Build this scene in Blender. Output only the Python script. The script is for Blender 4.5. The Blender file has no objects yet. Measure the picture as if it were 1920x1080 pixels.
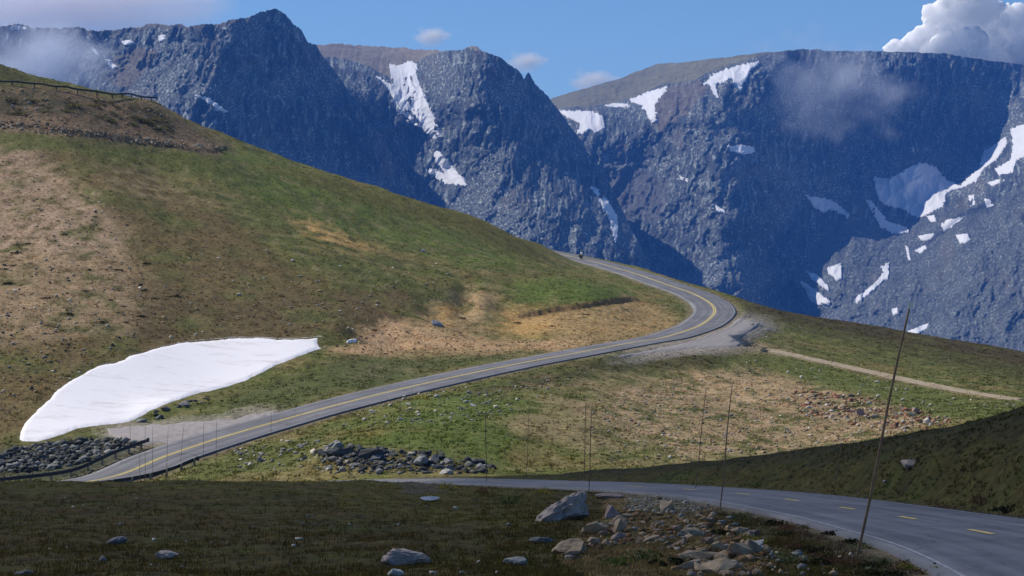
import bpy, bmesh, math, random
import numpy as np
from mathutils import Vector, Matrix

random.seed(7)
RNG = np.random.default_rng(11)
F = 4330.0                      # focal length in photo pixels (1920 wide)
SUN = np.array([-0.58, 0.40, 0.705]); SUN /= np.linalg.norm(SUN)
SC = bpy.context.scene
COL = SC.collection

# ------------------------------------------------------------------ helpers
def lin(r, g, b):
    o = []
    for c in (r, g, b):
        c /= 255.0
        o.append(c / 12.92 if c <= 0.04045 else ((c + 0.055) / 1.055) ** 2.4)
    return np.array(o)

def sst(a, b, x):
    t = np.clip((x - a) / (b - a), 0, 1)
    return t * t * (3 - 2 * t)

def _hash(ix, iy, seed):
    h = (ix.astype(np.int64) * 374761393 + iy.astype(np.int64) * 668265263 + seed * 1442695041) & 0xFFFFFFFF
    h = ((h ^ (h >> 13)) * 1274126177) & 0xFFFFFFFF
    h = ((h ^ (h >> 16)) * 2246822519) & 0xFFFFFFFF
    return h ^ (h >> 15)

def noise(x, y, seed=0):
    """2-D gradient noise, about -1..1"""
    x0 = np.floor(x); y0 = np.floor(y)
    fx = x - x0; fy = y - y0
    u = fx * fx * fx * (fx * (fx * 6 - 15) + 10); v = fy * fy * fy * (fy * (fy * 6 - 15) + 10)
    def g(dx, dy):
        a = _hash(x0 + dx, y0 + dy, seed) * (2 * math.pi / 4294967296.0)
        return np.cos(a) * (fx - dx) + np.sin(a) * (fy - dy)
    a = g(0, 0); b = g(1, 0); c = g(0, 1); d = g(1, 1)
    return 1.5 * ((a + (b - a) * u) * (1 - v) + (c + (d - c) * u) * v)

def fbm(x, y, octv=4, seed=0, gain=0.5, ridged=False):
    s = 0; a = 1.0; t = 0
    for o in range(octv):
        n = noise(x * 2 ** o + 17.3 * o, y * 2 ** o - 9.1 * o, seed + o)
        if ridged: n = 1 - 2 * np.abs(n)
        s = s + a * n; t += a; a *= gain
    return s / t

def inpoly(x, y, P):
    P = np.asarray(P, float); r = np.zeros(np.shape(x), bool)
    m = (x > P[:, 0].min()) & (x < P[:, 0].max()) & (y > P[:, 1].min()) & (y < P[:, 1].max())
    xx = x[m]; yy = y[m]; c = np.zeros(xx.shape, bool)
    for i in range(len(P)):
        x1, y1 = P[i]; x2, y2 = P[i - 1]
        if y1 == y2: continue
        c ^= ((y1 > yy) != (y2 > yy)) & (xx < (x2 - x1) * (yy - y1) / (y2 - y1) + x1)
    r[m] = c
    return r

def spline(P, n):
    """Catmull-Rom through P, n samples per span"""
    P = np.asarray(P, float); out = []
    Q = np.vstack([2 * P[0] - P[1], P, 2 * P[-1] - P[-2]])
    for i in range(1, len(Q) - 2):
        for k in range(n):
            t = k / n
            a, b, c, d = Q[i - 1], Q[i], Q[i + 1], Q[i + 2]
            out.append(0.5 * (2 * b + (c - a) * t + (2 * a - 5 * b + 4 * c - d) * t * t + (3 * b - a - 3 * c + d) * t ** 3))
    out.append(P[-1])
    return np.array(out)

def resample(P, step):
    s = np.concatenate([[0], np.cumsum(np.linalg.norm(np.diff(P, axis=0), axis=1))])
    t = np.arange(0, s[-1], step)
    return np.stack([np.interp(t, s, P[:, k]) for k in range(P.shape[1])], 1), t

def tag(o, label=None, cat=None, group=None, kind=None):
    if label: o['label'] = label
    if cat: o['category'] = cat
    if group: o['group'] = group
    if kind: o['kind'] = kind
    return o

def link(o, parent=None):
    COL.objects.link(o)
    if parent: o.parent = parent
    return o

def mesh(name, verts, faces, mat=None, parent=None, smooth=True, col=None, uv=None):
    """one mesh object from arrays; faces is (n,3) or (n,4) or a list"""
    me = bpy.data.meshes.new(name)
    verts = np.asarray(verts, np.float32)
    if isinstance(faces, np.ndarray):
        k = faces.shape[1]
        me.vertices.add(len(verts)); me.vertices.foreach_set('co', verts.ravel())
        me.loops.add(faces.size); me.loops.foreach_set('vertex_index', faces.astype(np.int32).ravel())
        me.polygons.add(len(faces)); me.polygons.foreach_set('loop_start', np.arange(0, faces.size, k, dtype=np.int32))
        me.update(calc_edges=True)
    else:
        me.from_pydata([tuple(map(float, v)) for v in verts], [], [tuple(int(i) for i in f) for f in faces])
    if smooth: me.polygons.foreach_set('use_smooth', np.ones(len(me.polygons), bool))
    if col is not None:
        a = me.attributes.new('tint', 'FLOAT_COLOR', 'POINT')
        c = np.ones((len(verts), 4), np.float32); c[:, :3] = col
        a.data.foreach_set('color', c.ravel())
    if uv is not None:
        a = me.attributes.new('lane', 'FLOAT_VECTOR', 'POINT')
        c = np.zeros((len(verts), 3), np.float32); c[:, :2] = uv
        a.data.foreach_set('vector', c.ravel())
    if mat: me.materials.append(mat)
    me.validate()
    return link(bpy.data.objects.new(name, me), parent)

def gridfaces(nr, nc, keep=None):
    i = np.arange(nr - 1)[:, None] * nc + np.arange(nc - 1)[None]
    f = np.stack([i, i + 1, i + nc + 1, i + nc], -1).reshape(-1, 4)
    if keep is not None: f = f[keep.ravel()]
    return f

def compact(v, f, *extra):
    u, inv = np.unique(f, return_inverse=True)
    return (v[u], inv.reshape(f.shape)) + tuple(e[u] for e in extra)

# ------------------------------------------------------------------ materials
class N:
    def __init__(s, name):
        s.m = bpy.data.materials.new(name); s.m.use_nodes = True
        s.t = s.m.node_tree; s.n = s.t.nodes; s.l = s.t.links
        s.b = s.n['Principled BSDF']; s.out = s.n['Material Output']
    def node(s, typ, **kw):
        n = s.n.new(typ)
        for k, v in kw.items(): setattr(n, k, v)
        return n
    def lk(s, a, b): s.l.new(a, b)
    def coord(s, scale=(1, 1, 1)):
        c = s.node('ShaderNodeTexCoord'); m = s.node('ShaderNodeMapping'); m.inputs['Scale'].default_value = scale
        s.lk(c.outputs['Object'], m.inputs['Vector']); return m.outputs[0]
    def noise(s, vec, scale, detail=4, rough=0.6):
        n = s.node('ShaderNodeTexNoise'); n.inputs['Scale'].default_value = scale
        n.inputs['Detail'].default_value = detail; n.inputs['Roughness'].default_value = rough
        s.lk(vec, n.inputs['Vector']); return n.outputs['Fac']
    def rng(s, fac, a, b, c, d):
        n = s.node('ShaderNodeMapRange'); s.lk(fac, n.inputs[0])
        for i, v in enumerate((a, b, c, d)): n.inputs[i + 1].default_value = v
        return n.outputs[0]
    def math(s, op, a, b=None):
        n = s.node('ShaderNodeMath', operation=op)
        for i, v in enumerate((a, b)):
            if v is None: continue
            if isinstance(v, (int, float)): n.inputs[i].default_value = v
            else: s.lk(v, n.inputs[i])
        return n.outputs[0]
    def mul(s, colsock, fac):
        n = s.node('ShaderNodeVectorMath', operation='SCALE'); s.lk(colsock, n.inputs[0]); s.lk(fac, n.inputs['Scale']); return n.outputs[0]
    def mix(s, fac, a, b):
        n = s.node('ShaderNodeMix', data_type='RGBA')
        if isinstance(fac, (int, float)): n.inputs[0].default_value = fac
        else: s.lk(fac, n.inputs[0])
        for sock, v in ((n.inputs[6], a), (n.inputs[7], b)):
            if hasattr(v, 'links') or hasattr(v, 'is_output'): s.lk(v, sock)
            else: sock.default_value = (*v, 1)
        return n.outputs[2]
    def attr(s, name='tint', out='Color'):
        a = s.node('ShaderNodeAttribute', attribute_name=name); return a.outputs[out]
    def bump(s, h, strength, dist):
        n = s.node('ShaderNodeBump'); n.inputs['Strength'].default_value = strength; n.inputs['Distance'].default_value = dist
        s.lk(h, n.inputs['Height']); s.lk(n.outputs[0], s.b.inputs['Normal'])
    def base(s, c): 
        if hasattr(c, 'is_output'): s.lk(c, s.b.inputs['Base Color'])
        else: s.b.inputs['Base Color'].default_value = (*c, 1)
    def fin(s, rough=0.9, spec=0.2, metal=0.0):
        s.b.inputs['Roughness'].default_value = rough; s.b.inputs['Specular IOR Level'].default_value = spec
        s.b.inputs['Metallic'].default_value = metal
        return s.m

def tinted(name, s1, s2, amp1, amp2, bs, bd, rough=0.95, spec=0.1):
    m = N(name); v = m.coord()
    n1 = m.noise(v, s1, 5, .65); n2 = m.noise(v, s2, 4, .7)
    c = m.mul(m.attr(), m.rng(n1, .3, .7, 1 - amp1, 1 + amp1))
    c = m.mul(c, m.rng(n2, .3, .7, 1 - amp2, 1 + amp2))
    m.base(c); m.bump(n2, bs, bd)
    return m.fin(rough, spec)

def plain(name, rgb, scale=8, amp=.15, rough=.7, spec=.3, metal=0, bump=0):
    m = N(name); v = m.coord(); n = m.noise(v, scale, 5, .65)
    rg = m.node('ShaderNodeRGB'); rg.outputs[0].default_value = (*rgb, 1)
    m.base(m.mul(rg.outputs[0], m.rng(n, .3, .7, 1 - amp, 1 + amp)))
    if bump: m.bump(n, .6, bump)
    return m.fin(rough, spec, metal)

M = {}
M['ground'] = tinted('tundra_ground', .35, 2.2, .16, .5, 1.0, .2)
M['grass'] = tinted('tundra_grass', .5, 3, .15, .2, 0, 0)
ml = N('shrub_leaf'); cl_ = ml.attr(); ml.base(cl_); tl_ = ml.node('ShaderNodeBsdfTranslucent'); ml.lk(cl_, tl_.inputs[0]); mx = ml.node('ShaderNodeMixShader'); mx.inputs[0].default_value = .5
ml.lk(ml.b.outputs[0], mx.inputs[1]); ml.lk(tl_.outputs[0], mx.inputs[2]); ml.lk(mx.outputs[0], ml.out.inputs['Surface']); M['leaf'] = ml.fin(.8, .15)
M['mountain'] = tinted('mountain_rock', .012, .07, .22, .38, .9, 6)
M['snow'] = plain('old_snow', (.95, .92, .945), .5, .02, .8, .2)
ms = N('old_snow'); v_ = ms.coord((.16, .5, .5)); a_ = ms.noise(v_, 1.0, 6, .7); b_ = ms.noise(ms.coord(), .9, 5, .7)
ms.base(ms.mix(ms.rng(ms.math('ADD', a_, ms.math('MULTIPLY', b_, .35)), .70, .88, 0, .6), (.95, .92, .945), (.62, .56, .52))); ms.bump(b_, .25, .10); M['snow'] = ms.fin(.8, .2)
M['farsnow'] = plain('far_snow', (.82, .82, .85), .03, .05, .8, .2, bump=1.0)
M['yellow'] = plain('yellow_paint', (.74, .57, .16), 2.5, .25, .7)
M['white'] = plain('white_paint', (.36, .36, .37), 2.5, .45, .7)
M['steel'] = plain('weathered_rail_steel', (.05, .055, .06), 2, .3, .55, .4, .5)
M['timber'] = plain('weathered_timber', (.24, .15, .09), 6, .35, .9, .2, bump=.01)
M['paintpost'] = plain('pale_post_timber', (.30, .26, .19), 6, .35, .9, .2, bump=.01)
M['gravel'] = plain('pale_gravel', (.34, .31, .295), 1.6, .22, .95, .15, bump=.08)
M['dirt'] = plain('tan_track_dirt', (.38, .31, .215), 1.2, .22, .95, .1, bump=.08)
M['black'] = plain('black_plastic', (.02, .02, .022), 20, .2, .5, .4)
M['rubber'] = plain('tyre_rubber', (.02, .02, .02), 20, .2, .8, .2)
M['chrome'] = plain('bare_metal', (.5, .5, .5), 20, .1, .35, .5, .9)
M['paint'] = plain('dark_bike_paint', (.05, .03, .03), 10, .1, .35, .5)
M['fairing'] = plain('pale_fairing', (.75, .72, .70), 10, .05, .4, .5)
M['jacket'] = plain('dark_riding_jacket', (.018, .018, .03), 12, .2, .8)
M['trousers'] = plain('black_trousers', (.015, .015, .02), 12, .2, .8)
M['skin'] = plain('skin', (.45, .28, .2), 12, .1, .6)
M['helmet'] = plain('dark_helmet', (.012, .012, .03), 12, .1, .3, .5)
M['reflector'] = plain('pale_reflector', (.6, .62, .62), 12, .1, .4, .5)

def asphalt():
    m = N('grey_asphalt'); uv = m.attr('lane', 'Vector')
    sx = m.node('ShaderNodeSeparateXYZ'); m.lk(uv, sx.inputs[0])
    ob = m.coord()
    fine = m.noise(ob, 7, 4, .7); big = m.noise(ob, .18, 4, .6)
    st = m.node('ShaderNodeMapping'); st.inputs['Scale'].default_value = (2.2, .06, 1); m.lk(uv, st.inputs['Vector'])
    streak = m.noise(st.outputs[0], 1.0, 4, .6)
    ax = m.math('ABSOLUTE', sx.outputs[0])
    # wheel tracks at 0.9 m and 2.5 m off the centre line, polished darker
    t1 = m.math('ABSOLUTE', m.math('SUBTRACT', m.math('ABSOLUTE', m.math('SUBTRACT', ax, 1.7)), .8))
    tr = m.rng(t1, 0, .45, .86, 1.04)
    rg = m.node('ShaderNodeRGB'); rg.outputs[0].default_value = (.155, .152, .162, 1)
    c = m.mul(rg.outputs[0], tr)
    for f, a in ((fine, .16), (big, .24), (streak, .34)):
        c = m.mul(c, m.rng(f, .3, .7, 1 - a, 1 + a))
    # sealed cracks
    cm = m.node('ShaderNodeMapping'); cm.inputs['Scale'].default_value = (.22, .11, 1); m.lk(uv, cm.inputs['Vector'])
    vo = m.node('ShaderNodeTexVoronoi', feature='DISTANCE_TO_EDGE'); vo.inputs['Scale'].default_value = 1.0
    wn = m.node('ShaderNodeTexNoise'); wn.inputs['Scale'].default_value = .8; m.lk(uv, wn.inputs['Vector'])
    va = m.node('ShaderNodeVectorMath', operation='ADD'); m.lk(cm.outputs[0], va.inputs[0])
    vs = m.node('ShaderNodeVectorMath', operation='SCALE'); m.lk(wn.outputs['Color'], vs.inputs[0]); vs.inputs['Scale'].default_value = .35
    m.lk(vs.outputs[0], va.inputs[1]); m.lk(va.outputs[0], vo.inputs['Vector'])
    c = m.mul(c, m.rng(vo.outputs['Distance'], .003, .011, .55, 1))
    m.base(c); m.bump(fine, .4, .02)
    return m.fin(.75, .35)
M['asphalt'] = asphalt()

def rockmat(name, a, b, lich, sc=2.2):
    m = N(name); v = m.coord()
    oi = m.node('ShaderNodeObjectInfo')
    ad = m.node('ShaderNodeVectorMath', operation='ADD'); m.lk(v, ad.inputs[0]); m.lk(oi.outputs['Location'], ad.inputs[1])
    n1 = m.noise(ad.outputs[0], sc, 6, .65); n2 = m.noise(ad.outputs[0], sc * 4, 5, .7)
    c = m.mix(m.rng(n1, .38, .62, 0, 1), a, b)
    c = m.mix(m.rng(n2, .56, .66, 0, .75), c, lich)
    c = m.mul(c, m.rng(oi.outputs['Random'], 0, 1, .72, 1.22))
    c = m.mul(c, m.rng(n2, .3, .7, .8, 1.2))
    m.base(c); m.bump(n2, .7, .05)
    return m.fin(.9, .2)
M['rock_grey'] = rockmat('grey_rock', (.30, .295, .285), (.18, .178, .175), (.07, .07, .065))
M['rock_dark'] = rockmat('dark_rock', (.13, .135, .135), (.06, .062, .06), (.24, .24, .23))
M['rock_tan'] = rockmat('tan_rock', (.50, .38, .25), (.33, .235, .15), (.16, .125, .085))
M['rock_white'] = rockmat('pale_rock', (.58, .55, .50), (.45, .42, .37), (.22, .2, .17))
M['rock_red'] = rockmat('reddish_rock', (.42, .30, .25), (.28, .18, .145), (.55, .5, .46))
M['rock_slab'] = rockmat('blue_grey_slab', (.24, .26, .29), (.18, .2, .23), (.3, .31, .32))
M['boulder'] = rockmat('lichen_boulder', (.50, .40, .345), (.36, .285, .245), (.09, .085, .08), 1.2)

# ------------------------------------------------------------------ roads (centre lines in metres: x, y away from the camera, z)
HAIRPIN = np.array([(-70, 165, -18.3), (-62, 176, -17.9), (-50, 184.5, -17.3), (-41.5, 190, -16.7),
 (-34.28, 195.3, -16.09), (-30.34, 201.5, -14.71), (-27.63, 207, -13.91), (-25.55, 211.5, -13.38), (-22.1, 218, -12.57), (-16.73, 226.6, -11.35), (-10.35, 239.7, -10.2),
 (-1.2, 259.7, -8.88), (7.27, 278.7, -7.92), (15.17, 298.0, -7.1), (19.87, 307.8, -6.65), (23.48, 319.6, -6.1), (27.1, 333.3, -5.39), (30.1, 349.4, -4.44),
 (31.84, 362.7, -3.6), (32.48, 377, -2.61), (32.1, 388.3, -1.79), (31.1, 402, -.79), (29.26, 415.4, .14), (27.9, 427, .89), (24.85, 461.8, 2.83),
 (21.15, 500.4, 4.74), (18.3, 529, 6.11), (14.2, 562, 7.7), (9.6, 596, 9.3), (3, 640, 11.4), (-8, 700, 14)])
NEAR = np.array([(8.9, 18, -3.6), (10.4, 34, -4.6), (11.2, 44, -5.2), (11.66, 52.34, -5.74), (11.75, 59.2, -6.2), (11.87, 69.6, -6.92), (11.83, 80.5, -7.7), (11.28, 91.8, -8.45), (10.5, 103.3, -9.23), (9.07, 115.1, -10.06),
 (7.18, 125.4, -10.8), (4.56, 134.2, -11.4), (1.32, 142.8, -12.02), (-1.86, 151.4, -12.65), (-6.2, 160.2, -13.35), (-13, 167, -14.1), (-24, 170, -15), (-40, 168, -16), (-60, 160, -17.2)])
HAIRPIN_W, NEAR_W = 3.4, 3.5
hair_c, hair_s = resample(spline(HAIRPIN, 12), .8)
near_c, near_s = resample(spline(NEAR, 12), .5)

def proj(P):
    return 960 + F * P[..., 0] / P[..., 1], 540 - F * P[..., 2] / P[..., 1]

def offset(Cl, w):
    t = np.gradient(Cl[:, :2], axis=0); t /= np.linalg.norm(t, axis=1)[:, None]
    R = Cl.copy(); R[:, 0] += t[:, 1] * w; R[:, 1] -= t[:, 0] * w
    return R

# ------------------------------------------------------------------ terrain: height control points (photo x, photo y, distance)
CP = []
def cp(*a): CP.extend(a)
for x in (-700, -300, 0, 300):
    cp((x, 1500, 9), (x, 1345, 14), (x, 1180, 25), (x, 1080, 40), (x, 1008, 56), (x, 950, 77), (x, 904, 106), (x, 948, 132), (x, 958, 160))
for x in (600, 900, 1200):
    cp((x, 1500, 9), (x, 1345, 14), (x, 1180, 25))
for x in (1600, 2000, 2500):
    cp((x, 1500, 9), (x, 1350, 14), (x, 1200, 25))
cp((600, 1080, 40), (600, 1010, 56), (600, 952, 77), (600, 904, 110), (600, 932, 140), (600, 905, 168), (750, 905, 122), (750, 915, 140), (450, 898, 180), (500, 862, 190),
   (640, 872, 178), (640, 832, 188), (800, 800, 197), (800, 770, 212), (800, 850, 184), (880, 885, 174),
   (900, 1075, 40), (900, 1000, 58), (900, 945, 88), (900, 918, 126), (1000, 1000, 57), (1000, 955, 80), (1050, 1072, 42), (1050, 918, 134), (1000, 918, 138), (1120, 985, 62), (1200, 1000, 58), (1230, 950, 90),
   (1300, 1040, 49), (1300, 1085, 41), (1400, 1005, 58), (1500, 1030, 50), (1607, 1046, 46.5), (1600, 1080, 42), (1800, 1095, 41), (1350, 957, 84),
   (1920, 786, 92), (1810, 805, 100), (1700, 826, 108), (1600, 840, 116), (1500, 852, 125), (1400, 860, 134), (1300, 868, 144), (1200, 876, 152), (1100, 883, 160), (1000, 891, 166), (1900, 880, 78), (1700, 885, 95), (1500, 890, 117), (1300, 892, 134), (2300, 740, 88), (2300, 820, 74),
   (1920, 850, 125), (1700, 878, 145), (1500, 893, 156), (1300, 898, 168), (1920, 840, 175), (1700, 860, 180), (1500, 880, 183), (1300, 884, 183), (1150, 893, 178), (2300, 800, 150),
   (1700, 812, 208), (1800, 788, 213), (1920, 772, 228), (1500, 842, 203), (1300, 863, 190), (1100, 876, 185), (950, 886, 178), (2300, 830, 215),
   (1200, 800, 213), (1200, 740, 246), (1200, 692, 275), (1000, 800, 202), (1000, 725, 240), (1400, 760, 245), (1400, 692, 286), (1400, 655, 314), (1600, 765, 243), (1600, 705, 288),
   (1390, 645, 322), (1480, 667, 312), (1600, 690, 300), (1750, 725, 275), (1920, 755, 250), (2300, 850, 230),
   (1600, 650, 352), (1600, 607, 425), (1750, 690, 330), (1750, 636, 422), (1920, 715, 300), (1920, 662, 412), (1450, 602, 366), (1450, 580, 405), (1400, 608, 352), (2300, 760, 400),
   (1450, 640, 470), (1600, 680, 500), (1920, 760, 500), (2300, 860, 500),
   (30, 835, 212), (250, 798, 222), (400, 738, 240), (600, 657, 265), (100, 742, 232), (250, 667, 252), (450, 634, 268), (600, 632, 272), (50, 600, 262), (300, 560, 285), (600, 570, 300), (800, 610, 301),
   (750, 650, 284), (950, 641, 299), (1100, 631, 307), (700, 692, 256), (500, 737, 239), (430, 772, 226), (300, 817, 212), (230, 824, 211), (100, 868, 204), (0, 880, 203), (50, 896, 197), (-300, 860, 205),
   (0, 450, 315), (300, 430, 330), (600, 470, 340), (900, 522, 349), (1100, 543, 350), (1200, 562, 375), (1250, 600, 350), (1150, 602, 330), (1150, 572, 345), (1000, 602, 325), (1000, 577, 335),
   (1100, 522, 395), (1050, 502, 450), (200, 350, 350), (0, 300, 365), (0, 247, 378), (200, 264, 383), (400, 290, 396), (0, 160, 400), (150, 173, 403), (290, 190, 424), (350, 225, 430), (430, 256, 436), (550, 306, 442),
   (700, 351, 447), (900, 411, 466), (1000, 454, 530), (1035, 470, 590), (420, 277, 416), (0, 126, 445), (-60, 100, 450), (-300, 60, 450), (-300, 450, 310), (-300, 250, 375), (-300, 600, 260), (-700, 200, 375), (-700, 600, 260),
   (120, 210, 450), (220, 240, 455), (430, 330, 520), (700, 430, 520), (900, 500, 560), (500, 380, 375), (700, 430, 385), (900, 470, 402), (600, 332, 418), (300, 320, 378),
   (-300, 300, 560), (-700, 200, 560))
for x in (-700, -100, 500, 1000, 1500, 2000, 2500):
    cp((x, 1000 if x > 1000 else 900, 700), (x, 1150, 950))
CP = np.array(CP, float)
rd = []
for Cl, W in ((HAIRPIN, HAIRPIN_W), (NEAR, NEAR_W)):
    D = spline(Cl, 3)
    for w in (-W, 0, W):
        O = offset(D, w * 1.15)[::2]
        rd.append(np.column_stack([*proj(O), O[:, 1]]))
RD = np.vstack(rd); RD = RD[(RD[:, 0] > -900) & (RD[:, 0] < 2600) & (RD[:, 2] > 13)]
PTS = np.vstack([CP, RD])
def key(px, d): return np.stack([px / 420.0, np.log(d) * 4.2], -1)
K = key(PTS[:, 0], PTS[:, 2])
def phi(r2): return 0.5 * r2 * np.log(r2 + 1e-12)
n = len(K)
A = np.zeros((n + 3, n + 3)); A[:n, :n] = phi(((K[:, None] - K[None]) ** 2).sum(-1)) + np.eye(n) * 2e-3
A[:n, n] = 1; A[:n, n + 1:] = K; A[n, :n] = 1; A[n + 1:, :n] = K.T
WT = np.linalg.solve(A, np.concatenate([PTS[:, 1], [0, 0, 0]]))
def rbf(px, d):
    k = key(px, d).reshape(-1, 2); out = np.empty(len(k))
    for i in range(0, len(k), 4000):
        q = k[i:i + 4000]
        out[i:i + 4000] = phi(((q[:, None] - K[None]) ** 2).sum(-1)) @ WT[:n] + WT[n] + q @ WT[n + 1:]
    return out.reshape(np.shape(px))

# fan of terrain samples: columns by bearing, rows by distance
pxs = np.concatenate([np.arange(-640, -20, 8), np.arange(-20, 1940, 2.0), np.arange(1940, 2500, 8)])
lds = np.concatenate([np.linspace(math.log(9), math.log(36), 40, endpoint=False), np.linspace(math.log(36), math.log(62), 130, endpoint=False),
                      np.linspace(math.log(62), math.log(180), 250, endpoint=False), np.linspace(math.log(180), math.log(470), 470, endpoint=False),
                      np.linspace(math.log(470), math.log(900), 110)])
cpx = np.linspace(-640, 2500, 320); cld = np.linspace(math.log(9), math.log(900), 380)
CG = rbf(*np.broadcast_arrays(cpx[None, :], np.exp(cld)[:, None]))
def bil(px, ld):
    u = np.clip((px - cpx[0]) / (cpx[1] - cpx[0]), 0, len(cpx) - 1.001); v = np.clip((ld - cld[0]) / (cld[1] - cld[0]), 0, len(cld) - 1.001)
    i = u.astype(int); j = v.astype(int); fu = u - i; fv = v - j
    return (CG[j, i] * (1 - fu) + CG[j, i + 1] * fu) * (1 - fv) + (CG[j + 1, i] * (1 - fu) + CG[j + 1, i + 1] * fu) * fv
PX, LD = np.meshgrid(pxs, lds); DD = np.exp(LD)
PYB = bil(PX, LD)
X = (PX - 960) / F * DD; Y = DD; Z = (540 - PYB) / F * DD

def roaddist(X, Y, Cl):
    """distance to a centre line, height there, signed side"""
    d2 = np.full(X.shape, 1e9); zz = np.zeros(X.shape)
    for a, b in zip(Cl[:-1], Cl[1:]):
        m = (np.abs(X - (a[0] + b[0]) / 2) < 26) & (np.abs(Y - (a[1] + b[1]) / 2) < 26)
        if not m.any(): continue
        e = b[:2] - a[:2]; L2 = e @ e
        x = X[m] - a[0]; y = Y[m] - a[1]
        t = np.clip((x * e[0] + y * e[1]) / L2, 0, 1)
        q = (x - t * e[0]) ** 2 + (y - t * e[1]) ** 2
        o = d2[m]; z0 = zz[m]; k = q < o
        o[k] = q[k]; z0[k] = (a[2] + t * (b[2] - a[2]))[k]
        d2[m] = o; zz[m] = z0
    return np.sqrt(d2), zz
hc6 = resample(spline(HAIRPIN, 12), 3.5)[0]; nc6 = resample(spline(NEAR, 12), 3.0)[0]
HD, HZ = roaddist(X, Y, hc6); ND, NZ = roaddist(X, Y, nc6)
RDist = np.minimum(HD - HAIRPIN_W, ND - NEAR_W)
SNOW = [(28, 826), (36, 800), (55, 775), (85, 745), (120, 715), (150, 698), (185, 682), (215, 676), (240, 664), (275, 653), (310, 645), (345, 638), (400, 633), (470, 628), (530, 632), (575, 630), (604, 628), (603, 640), (606, 647), (636, 648),
        (600, 660), (560, 675), (520, 690), (470, 716), (430, 730), (380, 742), (330, 756), (285, 775), (262, 790), (245, 797), (195, 802), (150, 808), (105, 825), (70, 835), (40, 834)]
PAD1 = [(196, 802), (250, 797), (330, 793), (430, 783), (512, 770), (522, 776), (470, 793), (420, 806), (360, 824), (315, 836), (292, 832), (262, 838), (235, 832), (205, 815)]
PAD2 = [(1150, 668), (1210, 656), (1262, 646), (1300, 637), (1335, 625), (1368, 610), (1384, 594), (1400, 600), (1440, 604), (1420, 618), (1385, 634), (1400, 644), (1384, 651), (1300, 654), (1230, 663), (1170, 673)]
# relief of the ground away from the roads
calm = np.zeros(X.shape)
for P_, lo_, hi_ in ((SNOW, 200, 290), (PAD1, 195, 245), (PAD2, 265, 420)):
    for dx, dy in ((0, 0), (12, 0), (-12, 0), (0, 7), (0, -7), (22, 0), (-22, 0), (0, 12), (0, -12)):
        calm += inpoly(PX + dx, PYB + dy, P_) * (Y > lo_) * (Y < hi_) / 6.0
calm = np.clip(calm, 0, 1)
wild = sst(1.2, 7, RDist) * (1 - .93 * calm)
far = sst(150, 190, Y)
rel = fbm(X / 11, Y / 16, 4, 3) * .38 * far + fbm(X / 2.2, Y / 3.5, 3, 9) * (.10 + .05 * far) + fbm(X / 5, Y / 7, 4, 5) * .22 * (1 - far)
hill = far * sst(40, -5, X) * sst(270, 300, Y)
rel += hill * (fbm(X / 26, Y / 20, 3, 21) * .55 + .3 * fbm((X + .4 * Y) / 4, Y / 30, 3, 23))
Z = Z + rel * wild
PY0 = 540 - F * Z / Y
def bumpat(px, py0, dlo, dhi, rx, ry, h):
    """a mound or hollow at a spot on the ground, rx, ry in metres"""
    global Z
    p = hitgrid(px, py0, dlo)
    if p is None: return
    Z = Z + h * np.exp(-((X - p[0]) / rx) ** 2 - ((Y - p[1]) / ry) ** 2)
def column(px):
    i = np.clip(np.searchsorted(pxs, px) - 1, 0, len(pxs) - 2); t = (px - pxs[i]) / (pxs[i + 1] - pxs[i])
    return Z[:, i] * (1 - t) + Z[:, i + 1] * t
drow = np.exp(lds)
def hitgrid(px, py, dmin=30.0, dmax=900):
    """the point of the ground seen at photo pixel (px, py), beyond dmin"""
    p = 540 - F * column(px) / drow
    k = np.where((p <= py) & (drow > dmin) & (drow < dmax))[0]
    if len(k) == 0: return None
    i = max(k[0], 1); a, b = p[i - 1], p[i]
    t = 0 if a == b else np.clip((py - b) / (a - b), 0, 1)
    d = drow[i] * (1 - t) + drow[i - 1] * t
    return np.array([(px - 960) / F * d, d, (540 - py) / F * d])
bumpat(640, 628, 240, 300, 2.6, 4.0, 1.3)        # brown hummock at the snow's tip
bumpat(1180, 560, 250, 0, 5.0, 5, .7)
bumpat(985, 575, 250, 0, 5.0, 6, .6)
bumpat(870, 560, 250, 0, 1.6, 10, -1.1); bumpat(905, 565, 250, 0, 1.4, 10, .5); bumpat(820, 585, 250, 0, 2.2, 8, -.8)
bumpat(1240, 985, 38, 0, 1.6, 5, .35); bumpat(1380, 1040, 38, 0, 1.5, 4, .3)
bumpat(640, 860, 165, 0, 3.0, 6, .5); bumpat(760, 858, 165, 0, 4.0, 6, .5); bumpat(310, 770, 200, 0, 3.0, 4, .5)
# undercut bank of bare earth above the inside of the bend
PYc = 540 - F * Z / Y
lipy = np.interp(PX, [940, 1000, 1035, 1080, 1130, 1185, 1235], [596, 584, 576, 571, 562, 556, 560])
inb = sst(930, 1000, PX) * sst(1245, 1200, PX) * (Y > 300) * (Y < 372)
dl = PYc - lipy
Z = Z - inb * .6 * sst(-1, 4, dl) * np.exp(-np.clip(dl, 0, 200) / 26)
# rubble toe of the upper road's embankment
toe = np.interp(PX, [-640, 0, 100, 200, 300, 400, 425], [236, 236, 245, 258, 275, 287, 280])
dt = toe - PYc
Z = Z + (PX < 440) * (Y > 340) * (Y < 430) * .45 * sst(440, 415, PX) * sst(-1, 5, dt) * np.exp(-np.clip(dt, 0, 200) / 30) 
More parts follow.
